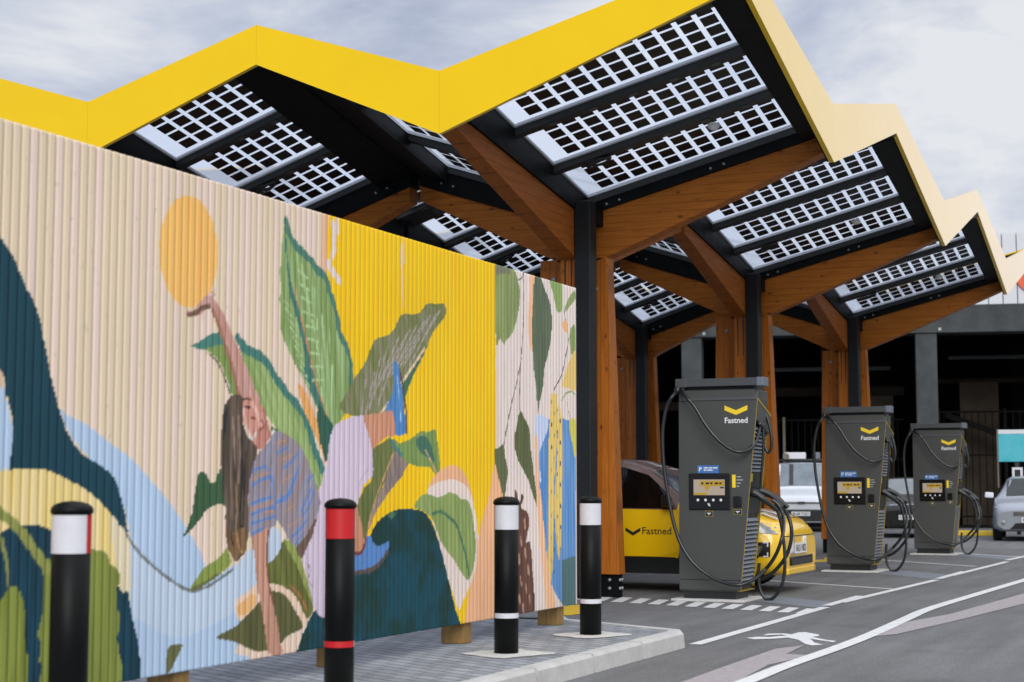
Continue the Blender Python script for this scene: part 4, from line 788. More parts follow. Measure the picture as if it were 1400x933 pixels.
def PZz(cx, cy, x, y):
    sx = .25 if (cx == CXR and x > cx) else .33
    return Z0+sx*abs(x-cx)+SY*abs(y-cy)
W2 = .1
for row, cx in enumerate((CXR, CXL)):
    for j, cy in enumerate(CYS):
        # arms across the bays
        for dx, xe in ((1, XR if row == 0 else XM), (-1, XM if row == 0 else XL)):
            out = row == 0 and dx == 1
            L_ = abs(xe-cx); n = 6; Lw = L_-(.12 if out else .07)
            top = lambda a: PZz(cx, cy, cx+dx*a, cy)-(.17 if out else .30)
            bot = lambda a: PZz(cx, cy, cx+dx*a, cy)-((.74-.41*(a/L_)**1.15) if out else (.76-.29*(a/L_)))
            m = MB()
            A = [.1+(Lw-.1)*i/n for i in range(n+1)]
            poly = [(cx+dx*a, bot(a)) for a in A]+[(cx+dx*a, top(a)) for a in reversed(A)]
            m.prism(poly, cy-W2, cy+W2, lambda p, q, t: (p, t, q))
            cbuild(m, 'timber_arm', M['woodx'], bevel=.006)
            m = MB()
            d = .0 if out else .0
            poly = [(cx+dx*.1, top(.1)+.002), (cx+dx*(Lw), top(Lw)+.002), (cx+dx*Lw, PZz(cx, cy, cx+dx*Lw, cy)-.06), (cx+dx*.1, PZz(cx, cy, cx+dx*.1, cy)-.06)]
            m.prism(poly, cy-.12, cy+.12, lambda p, q, t: (p, t, q))
            for a in (.35, .5, 1.55, 1.7):
                if a < L_-.3: m.lathe([(0, -.012), (.014, -.012), (.014, 0)], (cx+dx*a, cy-.12, PZz(cx, cy, cx+dx*a, cy)-(.12 if out else .2)), 8, 1, axis='y')
            cbuild(m, 'steel_beam', [M['steel'], M['bolt']])
        # arms along the row
        for dy in (-1, 1):
            ye = YF if (dy < 0 and j == 0) else cy+dy*3.3
            L_ = abs(ye-cy); n = 6; Lw = L_-.07
            top = lambda a: PZz(cx, cy, cx, cy+dy*a)-(.2+.15*a/L_)
            bot = lambda a: PZz(cx, cy, cx, cy+dy*a)-(.78-.30*(a/L_))
            A = [.1+(Lw-.1)*i/n for i in range(n+1)]
            m = MB(); poly = [(cy+dy*a, bot(a)) for a in A]+[(cy+dy*a, top(a)) for a in reversed(A)]
            m.prism(poly, cx-W2, cx+W2, lambda p, q, t: (t, p, q))
            cbuild(m, 'timber_arm', M['woody_shaded'], bevel=.006)
            m = MB(); poly = [(cy+dy*.1, top(.1)+.002), (cy+dy*Lw, top(Lw)+.002), (cy+dy*Lw, PZz(cx, cy, cx, cy+dy*Lw)+.028), (cy+dy*.1, PZz(cx, cy, cx, cy+dy*.1)+.028)]
            m.prism(poly, cx-.125, cx+.125, lambda p, q, t: (t, p, q))
            cbuild(m, 'steel_beam', M['steel'])
        # post: four timber legs round the core, a dark downpipe in the front right corner, steel shoe
        hz = Z0-.72
        def leg(pts_b, pts_t, zb, zt):
            m = MB(); m.hexa([(cx+x, cy+y, zb) for x, y in pts_b]+[(cx+x, cy+y, zt) for x, y in pts_t]); return m
        legs = [([(.1, -.1), (.46, -.1), (.46, .1), (.1, .1)], [(.1, -.1), (.34, -.1), (.34, .1), (.1, .1)]),
                ([(-.54, -.1), (-.1, -.1), (-.1, .1), (-.54, .1)], [(-.46, -.1), (-.1, -.1), (-.1, .1), (-.46, .1)]),
                ([(-.1, -.48), (.1, -.48), (.1, -.1), (-.1, -.1)], [(-.1, -.38), (.1, -.38), (.1, -.1), (-.1, -.1)]),
                ([(-.1, .1), (.1, .1), (.1, .48), (-.1, .48)], [(-.1, .1), (.1, .1), (.1, .38), (-.1, .38)])]
        for pb, pt in legs:
            cbuild(leg(pb, pt, .25, hz+.1), 'timber_leg', M['woodz'], bevel=.006)
        m = MB(); m.box(cx-.098, cy-.098, 0, cx+.098, cy+.098, Z0-.1)
        for (x0, y0, x1, y1) in ((.1, -.06, .44, .06), (-.52, -.06, -.1, .06), (-.06, -.46, .06, -.1), (-.06, .1, .06, .46)):
            m.box(cx+x0, cy+y0, 0, cx+x1, cy+y1, .25)
        m.box(cx-.3, cy-.3, Z0-.28, cx+.3, cy+.3, Z0-.05)
        for z in (.1, .19):
            for (x, y, ax) in ((.2, -.062, 'y'), (.34, -.062, 'y'), (.441, -.03, 'x'), (.441, .03, 'x'), (-.2, -.062, 'y'), (-.4, -.062, 'y')):
                m.lathe([(0, -.02 if ax == 'y' else .02), (.018, -.02 if ax == 'y' else .02), (.018, 0)], (cx+x, cy+y, z), 8, 1, axis=ax)
        for (x, z) in ((-.3, hz-.12), (.2, hz-.25)): m.lathe([(0, -.012), (.03, -.012), (.03, .0)], (cx+x, cy-.101, z), 12, 1, axis='y')
        cbuild(m, 'steel_core', [M['steel'], M['bolt']])
        m = MB()
        for x in (-.045, .03): m.box(cx+x, cy-.398, hz-.55, cx+x+.012, cy-.38, hz+.05)
        cbuild(m, 'slot_plate', M['dark'])
        m = MB(); m.box(cx+.104, cy-.48, .04, cx+.292, cy-.28, Z0-.04)
        cbuild(m, 'downpipe', M['pipe'], bevel=.012)

# fascia: mitred bands, each bay of the zigzag is one panel
def fascia(pts, axis, inward, name='fascia'):
    """pts: (x, y, ztop, zbot) along the edge; a 60 mm thick band, lining on the inside."""
    for p, q in zip(pts[:-1], pts[1:]):
        m = MB(); ix, iy = inward
        e = .0012
        d = Vector((q[0]-p[0], q[1]-p[1])).normalized()*e
        a = (p[0]+d.x, p[1]+d.y); c = (q[0]-d.x, q[1]-d.y)
        m.hexa([(a[0], a[1], p[3]), (c[0], c[1], q[3]), (c[0]+ix*.05, c[1]+iy*.05, q[3]), (a[0]+ix*.05, a[1]+iy*.05, p[3]),
                (a[0], a[1], p[2]), (c[0], c[1], q[2]), (c[0]+ix*.05, c[1]+iy*.05, q[2]), (a[0]+ix*.05, a[1]+iy*.05, p[2])])
        o = cbuild(m, name, M['yellow'])
        m = MB()
        m.hexa([(a[0]+ix*.053, a[1]+iy*.053, p[3]+.01), (c[0]+ix*.053, c[1]+iy*.053, q[3]+.01), (c[0]+ix*.07, c[1]+iy*.07, q[3]+.01), (a[0]+ix*.07, a[1]+iy*.07, p[3]+.01),
                (a[0]+ix*.053, a[1]+iy*.053, p[2]-.03), (c[0]+ix*.053, c[1]+iy*.053, q[2]-.03), (c[0]+ix*.07, c[1]+iy*.07, q[2]-.03), (a[0]+ix*.07, a[1]+iy*.07, p[2]-.03)])
        cbuild(m, 'fascia_lining', M['yellow_in'], o)
fascia([(XL, YF, 5.83, 5.42), (CXL, YF, 5.18, 4.62), (XM, YF, 5.75, 5.35), (CXR-.03, YF, 5.07, 4.47), (XR, YF, 5.83, 5.52)], 'x', (0, 1))
right = [(XR, YF, 5.83, 5.52), (XR, 16.6, 5.18, 4.56), (XR, 19.95, 5.91, 5.54), (XR, 23.35, 5.25, 4.6), (XR, 26.48, 5.93, 5.58), (XR, 29.72, 5.23, 4.6), (XR, YB, 5.93, 5.58)]
fascia(right, 'y', (-1, 0))
fascia([(XR, YB, 5.93, 5.58), (CXR, YB, 5.2, 4.6), (XM, YB, 5.85, 5.5), (CXL, YB, 5.2, 4.6), (XL, YB, 5.85, 5.5)], 'x', (0, -1))
fascia([(XL, y, a, b_) for (_, y, a, b_) in right], 'y', (1, 0))
# small dome sensors under the right hand panels, cable coils at the rafters
for cy in CYS:
    m = MB(); x, y = -4.92, cy-.93; z = PZz(CXR, cy, x, y)-.075
    m.lathe([(0, -.075), (.035, -.07), (.06, -.045), (.065, -.02), (.05, 0), (0, 0)], (x, y, z), 16); cbuild(m, 'dome_sensor', M['white'])
for cx, cy, dx, dy, Lx, Ly, sx, outer, row, j in quads:
    if dx < 0 or dy > 0: continue
    m = MB(); r3 = random.Random(int(cx*10+cy*7))
    for k in range(4):
        pts = []
        for i in range(15):
            t = 2*PI*i/14; a = .62+.13*math.cos(t)+r3.uniform(-.01, .01); b_ = 1.03+.04*math.sin(t)+k*.012
            pts.append((cx+dx*a, cy+dy*b_, Z0+sx*a+SY*b_-.1-.025*math.sin(t*.5)-r3.uniform(0, .02)))
        m.tube(pts, .008, 6)
    cbuild(m, 'cable_coil', M['rubber'])
# ------------------------------------------------------------------ charging stations
def make_charger():
    t = thing('charging_station', (-5.19, 16.9, 0), 0, 'x', 'charging station', 'dark grey charging stations under the canopy')
    F, Bk = -.25, .27
    xr = lambda z: .26+(z-.1)*.1029 if z < 2.12 else .468
    m = MB(); m.box(-.37, F+.03, .004, .2, Bk-.03, .1); m.build('plinth', M['dark'], t)
    m = MB()
    m.prism([(-.41, .1), (.22, .1), (xr(2.12)-.035, 2.12), (xr(2.12)-.035, 2.225), (-.40, 2.225), (-.40, 2.12)], F+.012, Bk, lambda p, q, s: (p, s, q))
    m.build('cabinet', M['grey'], t, bevel=.006)
    m = MB()                                                      # front door skin and the tilted head panel
    m.hexa([(-.41, F, .115), (xr(.115), F, .115), (xr(.115), F+.011, .115), (-.41, F+.011, .115), (-.41, F, .215), (xr(.215), F, .215), (xr(.215), F+.011, .215), (-.41, F+.011, .215)])
    m.hexa([(-.41, F, .222), (xr(.222), F, .222), (xr(.222), F+.011, .222), (-.41, F+.011, .222), (-.40, F, 2.105), (xr(2.105), F, 2.105), (xr(2.105), F+.011, 2.105), (-.40, F+.011, 2.105)])
    m.build('front_panel', M['grey'], t, bevel=.004)
    m = MB(); m.hexa([(-.40, F, 2.113), (xr(2.11), F, 2.113), (xr(2.11), F+.03, 2.113), (-.40, F+.03, 2.113), (-.40, F+.045, 2.235), (.468, F+.045, 2.235), (.468, F+.075, 2.235), (-.40, F+.075, 2.235)])
    m.build('head_panel', M['grey_lt'], t, bevel=.006)
    m = MB(); m.box(-.36, F+.08, 2.225, .42, Bk-.05, 2.262); m.build('neck', M['dark'], t)
    m = MB(); m.box(-.42, F-.03, 2.262, .50, F+.17, 2.345); m.build('cable_rail', M['grey_lt'], t, bevel=.005)
    for x0, x1 in ((-.428, -.30), (.47, .545)):
        m = MB(); m.box(x0, F-.036, 2.255, x1, F+.176, 2.35); m.build('rail_end', M['louvre'] if x0 > 0 else M['grey_lt'], t, bevel=.008)
    # right flank: yellow edging, louvres, holster field
    m = MB()
    def flank(y0, y1, z0, z1, o0, o1, mi=0, mb=None):
        (mb or m).hexa([(xr(z0)-.035+o0, y0, z0), (xr(z0)-.035+o1, y0, z0), (xr(z0)-.035+o1, y1, z0), (xr(z0)-.035+o0, y1, z0),
                (xr(z1)-.035+o0, y0, z1), (xr(z1)-.035+o1, y0, z1), (xr(z1)-.035+o1, y1, z1), (xr(z1)-.035+o0, y1, z1)], mi)
    flank(F+.0005, F+.007, .12, 2.12, .0353, .040); flank(Bk-.006, Bk, .14, 1.93, .002, .032)
    flank(F+.008, Bk-.008, .105, .116, .002, .040)
    m.hexa([(.43, F+.01, 2.11), (.474, F+.01, 2.11), (.474, Bk, 1.95), (.43, Bk, 1.95), (.43, F+.01, 2.13), (.474, F+.01, 2.13), (.474, Bk, 1.97), (.43, Bk, 1.97)])
    m.build('yellow_edging', M['trimyel'], t)
    m = MB()
    m.hexa([(.43, F+.013, 1.9), (.466, F+.013, 1.9), (.455, Bk-.013, 1.76), (.43, Bk-.013, 1.76), (.43, F+.013, 2.105), (.47, F+.013, 2.105), (.47, Bk-.013, 1.945), (.43, Bk-.013, 1.945)])
    m.build('side_hood', M['grey'], t)
    m = MB(); flank(F+.014, Bk-.014, .14, 1.86, .001, .004); m.build('flank_backing', M['dark'], t)
    for z0, z1, n in ((1.36, 1.84, 12), (.17, .88, 16)):
        m = MB()
        for k in range(n):
            z = z0+(z1-z0)*k/n; h = (z1-z0)/n
            x = xr(z)-.035
            m.hexa([(x+.03, F+.01, z), (x+.034, F+.01, z), (x+.034, Bk-.03, z), (x+.03, Bk-.03, z), (x+.006, F+.01, z+h*.72), (x+.012, F+.01, z+h*.76), (x+.012, Bk-.03, z+h*.76), (x+.006, Bk-.03, z+h*.72)])
        m.build('louvre', M['louvre'], t)
    m = MB(); flank(F+.02, Bk-.02, .92, 1.30, .005, .02)
    m.build('holster_plate', M['dark'], t)
    m = MB(); flank(F+.025, F+.12, 1.25, 1.34, .021, .026); m.build('holster_label', M['trimyel'], t)
    # screen unit, card reader, marks
    m = MB(); m.box(-.29, F-.018, .955, .165, F-.002, 1.34); sc = m.build('screen_unit', M['black'], t, bevel=.012)
    m = MB(); m.box(-.235, F-.0205, 1.11, .108, F-.0185, 1.275); m.build('display', emit_mat('display_beige', (.56, .47, .36), .3), sc)
    m = MB(); m.box(-.16, F-.0225, 1.205, .105, F-.021, 1.262); 
    for (x0, z0, x1, z1) in ((-.11, 1.175, -.06, 1.204), (-.098, 1.155, -.072, 1.174), (-.235, 1.112, -.09, 1.135)): m.box(x0, F-.0225, z0, x1, F-.021, z1)
    m.build('display_graphic', emit_mat('display_yellow', (.55, .34, .03), .36), sc)
    m = MB()
    for k in range(5): m.box(-.15+k*.05, F-.0238, 1.225, -.125+k*.05+.012*(k % 2), F-.0228, 1.245)
    m.box(.06, F-.0238, 1.182, .1, F-.0228, 1.198)
    m.build('display_line', M['dark'], sc)
    for x in (-.19, -.105, -.02, .063):
        m = MB(); m.lathe([(0, -.004), (.013, -.004), (.015, 0)], (x, F-.018, 1.058), 14, axis='y'); m.build('button', M['white'], sc)
    m = MB(); m.hexa([(-.075, F-.02, 1.0), (-.05, F-.02, .99), (-.05, F-.0185, .99), (-.075, F-.0185, 1.0), (-.085, F-.02, 1.025), (-.06, F-.02, 1.025), (-.06, F-.0185, 1.025), (-.085, F-.0185, 1.025)]); m.build('contactless_mark', M['retro'], sc)
    m = MB(); m.box(-.195, F-.005, 1.342, .04, F-.001, 1.425); st = m.build('sticker', M['stkblue'], t)
    m = MB(); add_text(m, 'P', lambda a, b_: (-.178+a, F-.0062, 1.362+b_), .032, .045, bold=.02)
    for row in range(2):
        x = -.125
        for w in ((.05, .035, .05), (.03, .06)) [row]:
            m.box(x, F-.0066, 1.392-row*.024, x+w, F-.0056, 1.404-row*.024); x += w+.008
    m.build('sticker_print', M['white'], st)
    m = MB(); m.box(.185, F-.004, 1.19, .222, F-.001, 1.325); ls = m.build('connector_legend', M['logoyel'], t)
    m = MB()
    for k, w in enumerate((.05, .07, .045, .03)): m.box(.232, F-.003, 1.3-k*.033, .232+w, F-.001, 1.306-k*.033)
    m.build('legend_print', M['retro'], ls)
    m = MB(); m.box(.2, F-.03, .985, .288, F-.002, 1.1); m.build('card_reader', M['black'], t, bevel=.008)
    for x0, z0 in ((-.115, .885), (.2, .905)):
        m = MB(); m.box(x0, F-.004, z0, x0+.088, F-.001, z0+.06); s2 = m.build('payment_label', M['trimyel'], t)
        m = MB(); m.box(x0+.005, F-.0055, z0+.005, x0+.083, F-.0045, z0+.055, 0)
        m.box(x0+.022, F-.0072, z0+.03, x0+.066, F-.006, z0+.04, 1); m.box(x0+.034, F-.0072, z0+.018, x0+.05, F-.006, z0+.028, 1); m.build('payment_print', [M['dark'], M['retro']], s2)
    m = MB()
    cx, w, zc = .236, .125, 2.02
    m.add([(cx+x, F-.003, zc+z) for x, z in ((-w, .036), (0, -.016), (w, .036), (w, -.014), (0, -.066), (-w, -.014))], [(0, 1, 4, 5), (1, 2, 3, 4)])
    m.build('chevron_logo', M['logoyel'], t)
    m = MB(); add_text(m, 'Fastned', lambda a, b_: (.112+a, F-.003, 1.868+b_), .25, bold=.018); m.build('logo_lettering', M['white'], t)
    # cables and plugs
    for nm, r in (('front_loop', .0195), ('top_swag', .0195), ('side_drop', .014), ('side_hoop', .017), ('low_loop', .018), ('car_lead', .02)):
        m = MB(); m.tube(smooth_pts(CABLES[nm], 8), r, 12); m.build('cable', M['rubber'], t)
    m = MB(); m.tube([(-.40, F+.02, 2.27), (-.405, F-.02, 2.24), (-.41, F-.03, 2.2)], [.03, .038, .024], 12); m.build('cable_hook', M['dark'], t)
    for (p0, p1, p2, p3) in (((.33, -.14, 1.14), (.40, -.15, 1.13), (.50, -.14, 1.06), (.60, -.06, .96)), ((.33, .0, 1.14), (.44, .0, 1.15), (.54, .02, 1.10), (.64, .05, .99)), ((.33, .12, 1.12), (.43, .12, 1.13), (.56, .13, 1.08), (.68, .12, .98))):
        m = MB(); m.tube(smooth_pts([p0, p1, p2, p3], 4), [.05]*2+[.046]*3+[.034]*3+[.03]*2+[.024]*3, 14); m.build('plug', M['dark'], t)
    m = MB()
    for y in (-.12, .03): m.lathe([(0, .012), (.02, .012), (.022, 0)], (.452, y, 1.875), 12, axis='x')
    m.build('cable_gland', M['bolt'], t)
    return t
c0 = make_charger()
labels = ['nearest and largest dark grey charging station, in front of the yellow car', 'middle one of three dark grey charging stations, beside the white van', 'farthest and smallest dark grey charging station, in front of the black car']
LROW = 6.6
for k in range(3):
    o = c0 if k == 0 else copy_tree(c0)
    o.location = (-5.19, 16.9+LROW*k, 0); o['label'] = labels[k]
for k in range(3):
    y = 16.9+LROW*k
    if k:                                                        # only the first station feeds the yellow car
        pass
    b = MB(); b.box(-5.66, y-.36, -.01, -4.86, y+.42, .022); tag(b.build('concrete_pad', M['concrete'], bevel=.006), kind='structure')
# ------------------------------------------------------------------ vehicles
# local frame: x forward with the nose at 0, y left, z up.  station = (x, zlow, wlow, zmid, wmid, zbelt, wbelt, ztop, wtop)
class Car:
    def __init__(s, st): s.st = sorted(st)
    def par(s, x):
        st = s.st
        if x <= st[0][0]: return st[0]
        for a, b_ in zip(st[:-1], st[1:]):
            if a[0] <= x <= b_[0]:
                t = (x-a[0])/(b_[0]-a[0]); return tuple(p+(q-p)*t for p, q in zip(a, b_))
        return st[-1]
    def ring(s, x):
        _, zl, wl, zm, wm, zb, wb, zt, wt = s.par(x)
        return [(0, zl), (wl*.85, zl), (wl, zl+.07), ((wl+wm)/2+.012, (zl+zm)/2), (wm, zm), ((wm*.55+wb*.45)+.008, zm*.45+zb*.55), (wb, zb), (wb+(wt-wb)*.5, zb+(zt-zb)*.52), (wt, zt-(zt-zb)*.12-.004), (wt*.82, zt-.002), (wt*.4, zt+.012), (0, zt+.016)]
    def side(s, x, z, off=0., sg=-1):
        R = s.ring(x)[2:10]
        for a, b_ in zip(R[:-1], R[1:]):
            if a[1] <= z <= b_[1] and b_[1] > a[1]:
                t = (z-a[1])/(b_[1]-a[1]); w = a[0]+(b_[0]-a[0])*t; break
        else: w = R[0][0] if z < R[0][1] else R[-1][0]
        return (x, sg*(w+off), z)
    def top(s, x, y, off=0.):
        R = s.ring(x)[::-1]
        for a, b_ in zip(R[:-1], R[1:]):
            if a[0] <= abs(y) <= b_[0] and b_[0] > a[0]:
                t = (abs(y)-a[0])/(b_[0]-a[0]); return (x, y, a[1]+(b_[1]-a[1])*t+off)
        return (x, y, R[-1][1])
    def body(s, parent, mats, name='body', step=.06, split=6):
        X = []
        for a, b_ in zip(s.st[:-1], s.st[1:]):
            n = max(1, int((b_[0]-a[0])/step)); X += [a[0]+(b_[0]-a[0])*k/n for k in range(n)]
        X.append(s.st[-1][0]); m = MB(); n = 12
        vs = []
        for x in X:
            R = s.ring(x); vs += [(x, -y, z) for y, z in R]+[(x, y, z) for y, z in R[-2:0:-1]]
        k = 2*n-2
        for i in range(len(X)-1):
            for j in range(k):
                q = j if j < n-1 else k-1-j
                m.f.append([i*k+j, i*k+(j+1) % k, (i+1)*k+(j+1) % k, (i+1)*k+j]); m.m.append(1 if (len(mats) > 1 and q >= split and s.par(X[i])[7]-s.par(X[i])[5] > .16) else 0); m.sm.append(True)
        m.f += [list(range(k))[::-1], [(len(X)-1)*k+j for j in range(k)]]; m.m += [0, 0]; m.sm += [False, False]
        m.v = vs
        return m.build(name, mats, parent)
    def sidepanel(s, name, mat_, parent, x0, x1, zlo, zhi, off=.004, sg=-1, nu=8, nv=4):
        """zlo/zhi may be functions of x."""
        f = lambda g, x: g(x) if callable(g) else g
        m = MB()
        m.grid(lambda u, v: s.side(x0+(x1-x0)*u, f(zlo, x0+(x1-x0)*u)*(1-v)+f(zhi, x0+(x1-x0)*u)*v, off, sg), nu, nv)
        return m.build(name, mat_, parent)
    def toppanel(s, name, mat_, parent, x0, x1, y0, y1, off=.004, nu=6, nv=10):
        f = lambda g, u: g(u) if callable(g) else g
        m = MB(); m.grid(lambda u, v: s.top(x0+(x1-x0)*u, f(y0, u)*(1-v)+f(y1, u)*v, off), nu, nv)
        return m.build(name, mat_, parent)

def wheel(parent, x, y, r=.33, w=.2):
    m = MB(); m.lathe([(r*.62, -w/2), (r*.93, -w/2), (r, -w*.36), (r, w*.36), (r*.93, w/2), (r*.62, w/2)], (x, y, r), 36, axis='y')
    t = m.build('wheel', M['tyre'], parent)
    m = MB(); sg = -1 if y < 0 else 1; yy = y+sg*w*.38
    m.lathe([(r*.63, 0), (r*.63, sg*.03), (r*.56, sg*.035), (r*.54, -sg*.02)], (x, yy, r), 32, axis='y')
    for k in range(5):
        a = 2*PI*k/5+.3; d = Vector((math.cos(a), 0, math.sin(a))); e = Vector((-d.z, 0, d.x))
        c = [Vector((x, yy, r))+d*q0+e*q1 for q0, q1 in ((.04, -.035), (r*.57, -.025), (r*.57, .025), (.04, .035))]
        m.hexa([p for p in c]+[p+Vector((0, sg*.025, 0)) for p in c])
    m.lathe([(0, sg*.035), (.06, sg*.03), (.065, 0)], (x, yy, r), 16, axis='y')
    m.build('rim', M['rim'], t)
    return t
def arch(parent, car, x, r, sg, mat_):
    m = MB(); n = 20; vs = []
    for k in range(n+1):
        a = PI*k/n
        for q in (r-.02, r+.045):
            px, pz = x+q*math.cos(a), .3+q*math.sin(a)
            vs.append(car.side(px, max(.24, pz), .008, sg))
    m.add(vs, [(2*k, 2*k+1, 2*k+3, 2*k+2) for k in range(n)], 0, True); m.build('wheel_arch', mat_, parent)
    m = MB(); c = car.side(x, .5, .0055, sg)
    vs = [car.side(x, .32, .005, sg)]+[car.side(x+(r-.02)*math.cos(PI*k/n), max(.24, .3+(r-.02)*math.sin(PI*k/n)), .005, sg) for k in range(n+1)]
    m.add(vs, [(0, k+1, k+2) for k in range(n)]); m.build('wheel_well', M['black'], parent)
def plate(parent, x, y, z, txt, rz=0, w=.5, h=.112):
    """number plate facing +x of the car, letters read from in front."""
    m = MB(); m.box(x, y-w/2, z, x+.008, y+w/2, z+h); p = m.build('number_plate', M['plate'], parent)
    m = MB(); add_text(m, txt, lambda a, b_: (x+.0095, y-w*.44+a, z+h*.18+b_), w*.88, h*.64, bold=.02); m.build('plate_lettering', M['dark'], p)
    return p

# --- yellow hatchback under the canopy, nose towards +X; x measured back from the nose
yc = Car([(-4.05, .45, .70, .7, .80, .95, .76, 1.0, .70), (-4.0, .32, .80, .62, .87, .98, .83, 1.18, .62), (-3.75, .25, .84, .6, .89, .98, .85, 1.42, .60), (-3.3, .22, .85, .6, .90, .97, .86, 1.51, .62),
          (-2.6, .2, .86, .58, .90, .955, .865, 1.535, .63), (-1.95, .2, .86, .58, .90, .945, .865, 1.51, .63), (-1.62, .2, .86, .58, .90, .94, .865, 1.41, .645), (-1.15, .2, .86, .58, .90, .935, .86, 1.02, .74),
          (-1.05, .2, .86, .58, .895, .925, .86, .965, .76), (-.6, .21, .86, .58, .89, .89, .84, .93, .72), (-.3, .21, .85, .57, .87, .84, .80, .885, .66), (-.12, .21, .82, .56, .83, .74, .76, .82, .6), (-.03, .22, .76, .54, .765, .66, .72, .73, .55), (0, .25, .68, .5, .70, .6, .66, .655, .5)])
car = thing('hatchback', (-4.82, 18.74, 0), 0, 'yellow electric hatchback with bronze roof plugged in behind the nearest charging station', 'car')
yc.body(car, [M['caryel'], M['carbrown']])
for sg in (-1, 1):
    yc.sidepanel('side_sill', M['dark'], car, -3.1, -.98, .21, lambda x: .40+(0 if x < -1.25 else (x+1.25)*-.25), .012, sg)
    d = yc.sidepanel('door', M['caryel'], car, -2.35, -1.17, lambda x: .405 if x < -1.4 else .405+(x+1.4)*.25, .935, .009, sg, 10, 8)
    yc.sidepanel('door', M['caryel'], car, -3.25, -2.36, lambda x: .405+max(0, (-2.9-x))*.9, .935, .009, sg, 10, 8)
    m = MB(); p = yc.side(-2.2, .84, .012, sg); m.box(p[0]-.09, p[1]-.01, p[2]-.012, p[0]+.09, p[1]+.012, p[2]+.012); m.build('handle', M['caryel'], d, bevel=.005)
    wl = lambda x: yc.par(x)[5]+.015
    wt = lambda x: max(yc.par(x)[5]+.02, yc.par(x)[7]-.075)
    yc.sidepanel('side_window', M['glassdark'], car, -2.33, -1.3, wl, wt, .006, sg, 16)
    yc.sidepanel('side_window', M['glassdark'], car, -3.35, -2.37, wl, wt, .006, sg, 12)
    yc.sidepanel('window_pillar', M['black'], car, -2.39, -2.31, wl, wt, .0085, sg, 2)
    m = MB(); p = yc.side(-1.35, 1.0, 0, sg); q = p[1]
    m.hexa([(x-.0+.12, y, z) for x, y, z in ((-1.5, q+sg*.03, .96), (-1.36, q+sg*.03, .96), (-1.34, q+sg*.22, .98), (-1.47, q+sg*.22, .98), (-1.5, q+sg*.03, 1.09), (-1.4, q+sg*.03, 1.09), (-1.38, q+sg*.21, 1.11), (-1.47, q+sg*.21, 1.11))])
    m.build('mirror', M['carblack'], car, bevel=.02)
    for x in (-.80, -3.35):
        arch(car, yc, x, .36, sg, M['dark']); wheel(car, x, sg*.80, .335)
    # headlight
    yc.sidepanel('headlight', M['lamp'], car, -.42, -.06, lambda x: .66+.1*(-x), lambda x: .76+.16*(-x), .008, sg, 8, 3)
p = MB()
sl = -1
def door_pt(a, b_, o): return yc.side(a, b_, o, -1)
add_text(p, 'Fastned', lambda a, b_: door_pt(-1.62+a, .655+b_, .0125), .35, bold=.006)
k = p.v; p.build('door_lettering', M['dark'], car)
p = MB(); cx, w, zc = -1.735, .092, .70
for (i0, i1) in (((-w, .032), (0, -.022)), ((0, -.022), (w, .032))):
    p.add([door_pt(cx+i0[0], zc+i0[1], .0125), door_pt(cx+i1[0], zc+i1[1], .0125), door_pt(cx+i1[0], zc+i1[1]-.04, .0125), door_pt(cx+i0[0], zc+i0[1]-.04, .0125)], [(0, 1, 2, 3)])
p.build('door_chevron', M['dark'], car)
yc.toppanel('windscreen', mat('hatchback_glass', (.09, .115, .14), .08, spec=.7, var=.5, vscale=3), car, -1.64, -1.14, -.58, .58, .006)  # pale bluish base colour paints the reflection on the windscreen
# bonnet with shut line and checked decal stripes running to the nose
yc.toppanel('bonnet', M['caryel'], car, -1.03, -.13, lambda u: -.70+.12*u, lambda u: .70-.12*u, .008, 14, 14)
for (y0, y1, mt) in ((-.62, -.50, 'plate'), (-.50, -.45, 'carbrown'), (-.35, -.26, 'patchblue'), (-.22, -.08, 'plate'), (-.08, -.03, 'carbrown'), (.2, .32, 'plate'), (.34, .4, 'patchblue')):
    yc.toppanel('decal_stripe', M[mt], car, -1.02, -.14, lambda u, y0=y0: y0*(1-.16*u), lambda u, y1=y1: y1*(1-.16*u), .0105, 12, 3)
for (x0, x1, mt) in ((-.5, -.36, 'patchblue'), (-.36, -.28, 'plate')):
    yc.sidepanel('decal_patch', M[mt], car, x0-.1, x1, lambda x: .765+.1*(-x), lambda x: .83+.08*(-x), .0095, -1, 6, 3)
def nose(name, mt, y0, y1, z0, z1, off=.006, th=.012, dx=.0):
    """a piece set into the rounded nose: follows the plan curve of the bumper"""
    m = MB()
    def f(u, v):
        y = y0+(y1-y0)*u; z = z0+(z1-z0)*v
        lo, hi = -.5, 0.0
        for _ in range(24):
            mid = (lo+hi)/2
            if abs(yc.side(mid, z)[1]) > abs(y): lo = mid
            else: hi = mid
        return (lo+off+dx, y, z)
    m.grid(f, 14, 4); return m.build(name, M[mt], car, solid=th)
nose('nose_stripe', 'plate', -.48, -.36, .43, .63); nose('nose_stripe', 'carbrown', -.355, -.315, .43, .63); nose('nose_stripe', 'plate', .1, .22, .43, .63)
nose('lower_grille', 'black', -.5, .5, .31, .41, .008); nose('bumper_lip', 'caryel', -.66, .66, .21, .275, .006, .012)
plate(car, .012, -.06, .44, 'FA21 NED', 0, .52, .12)
d = nose('shut_line', 'black', -.66, .66, .637, .645, .004, .004)
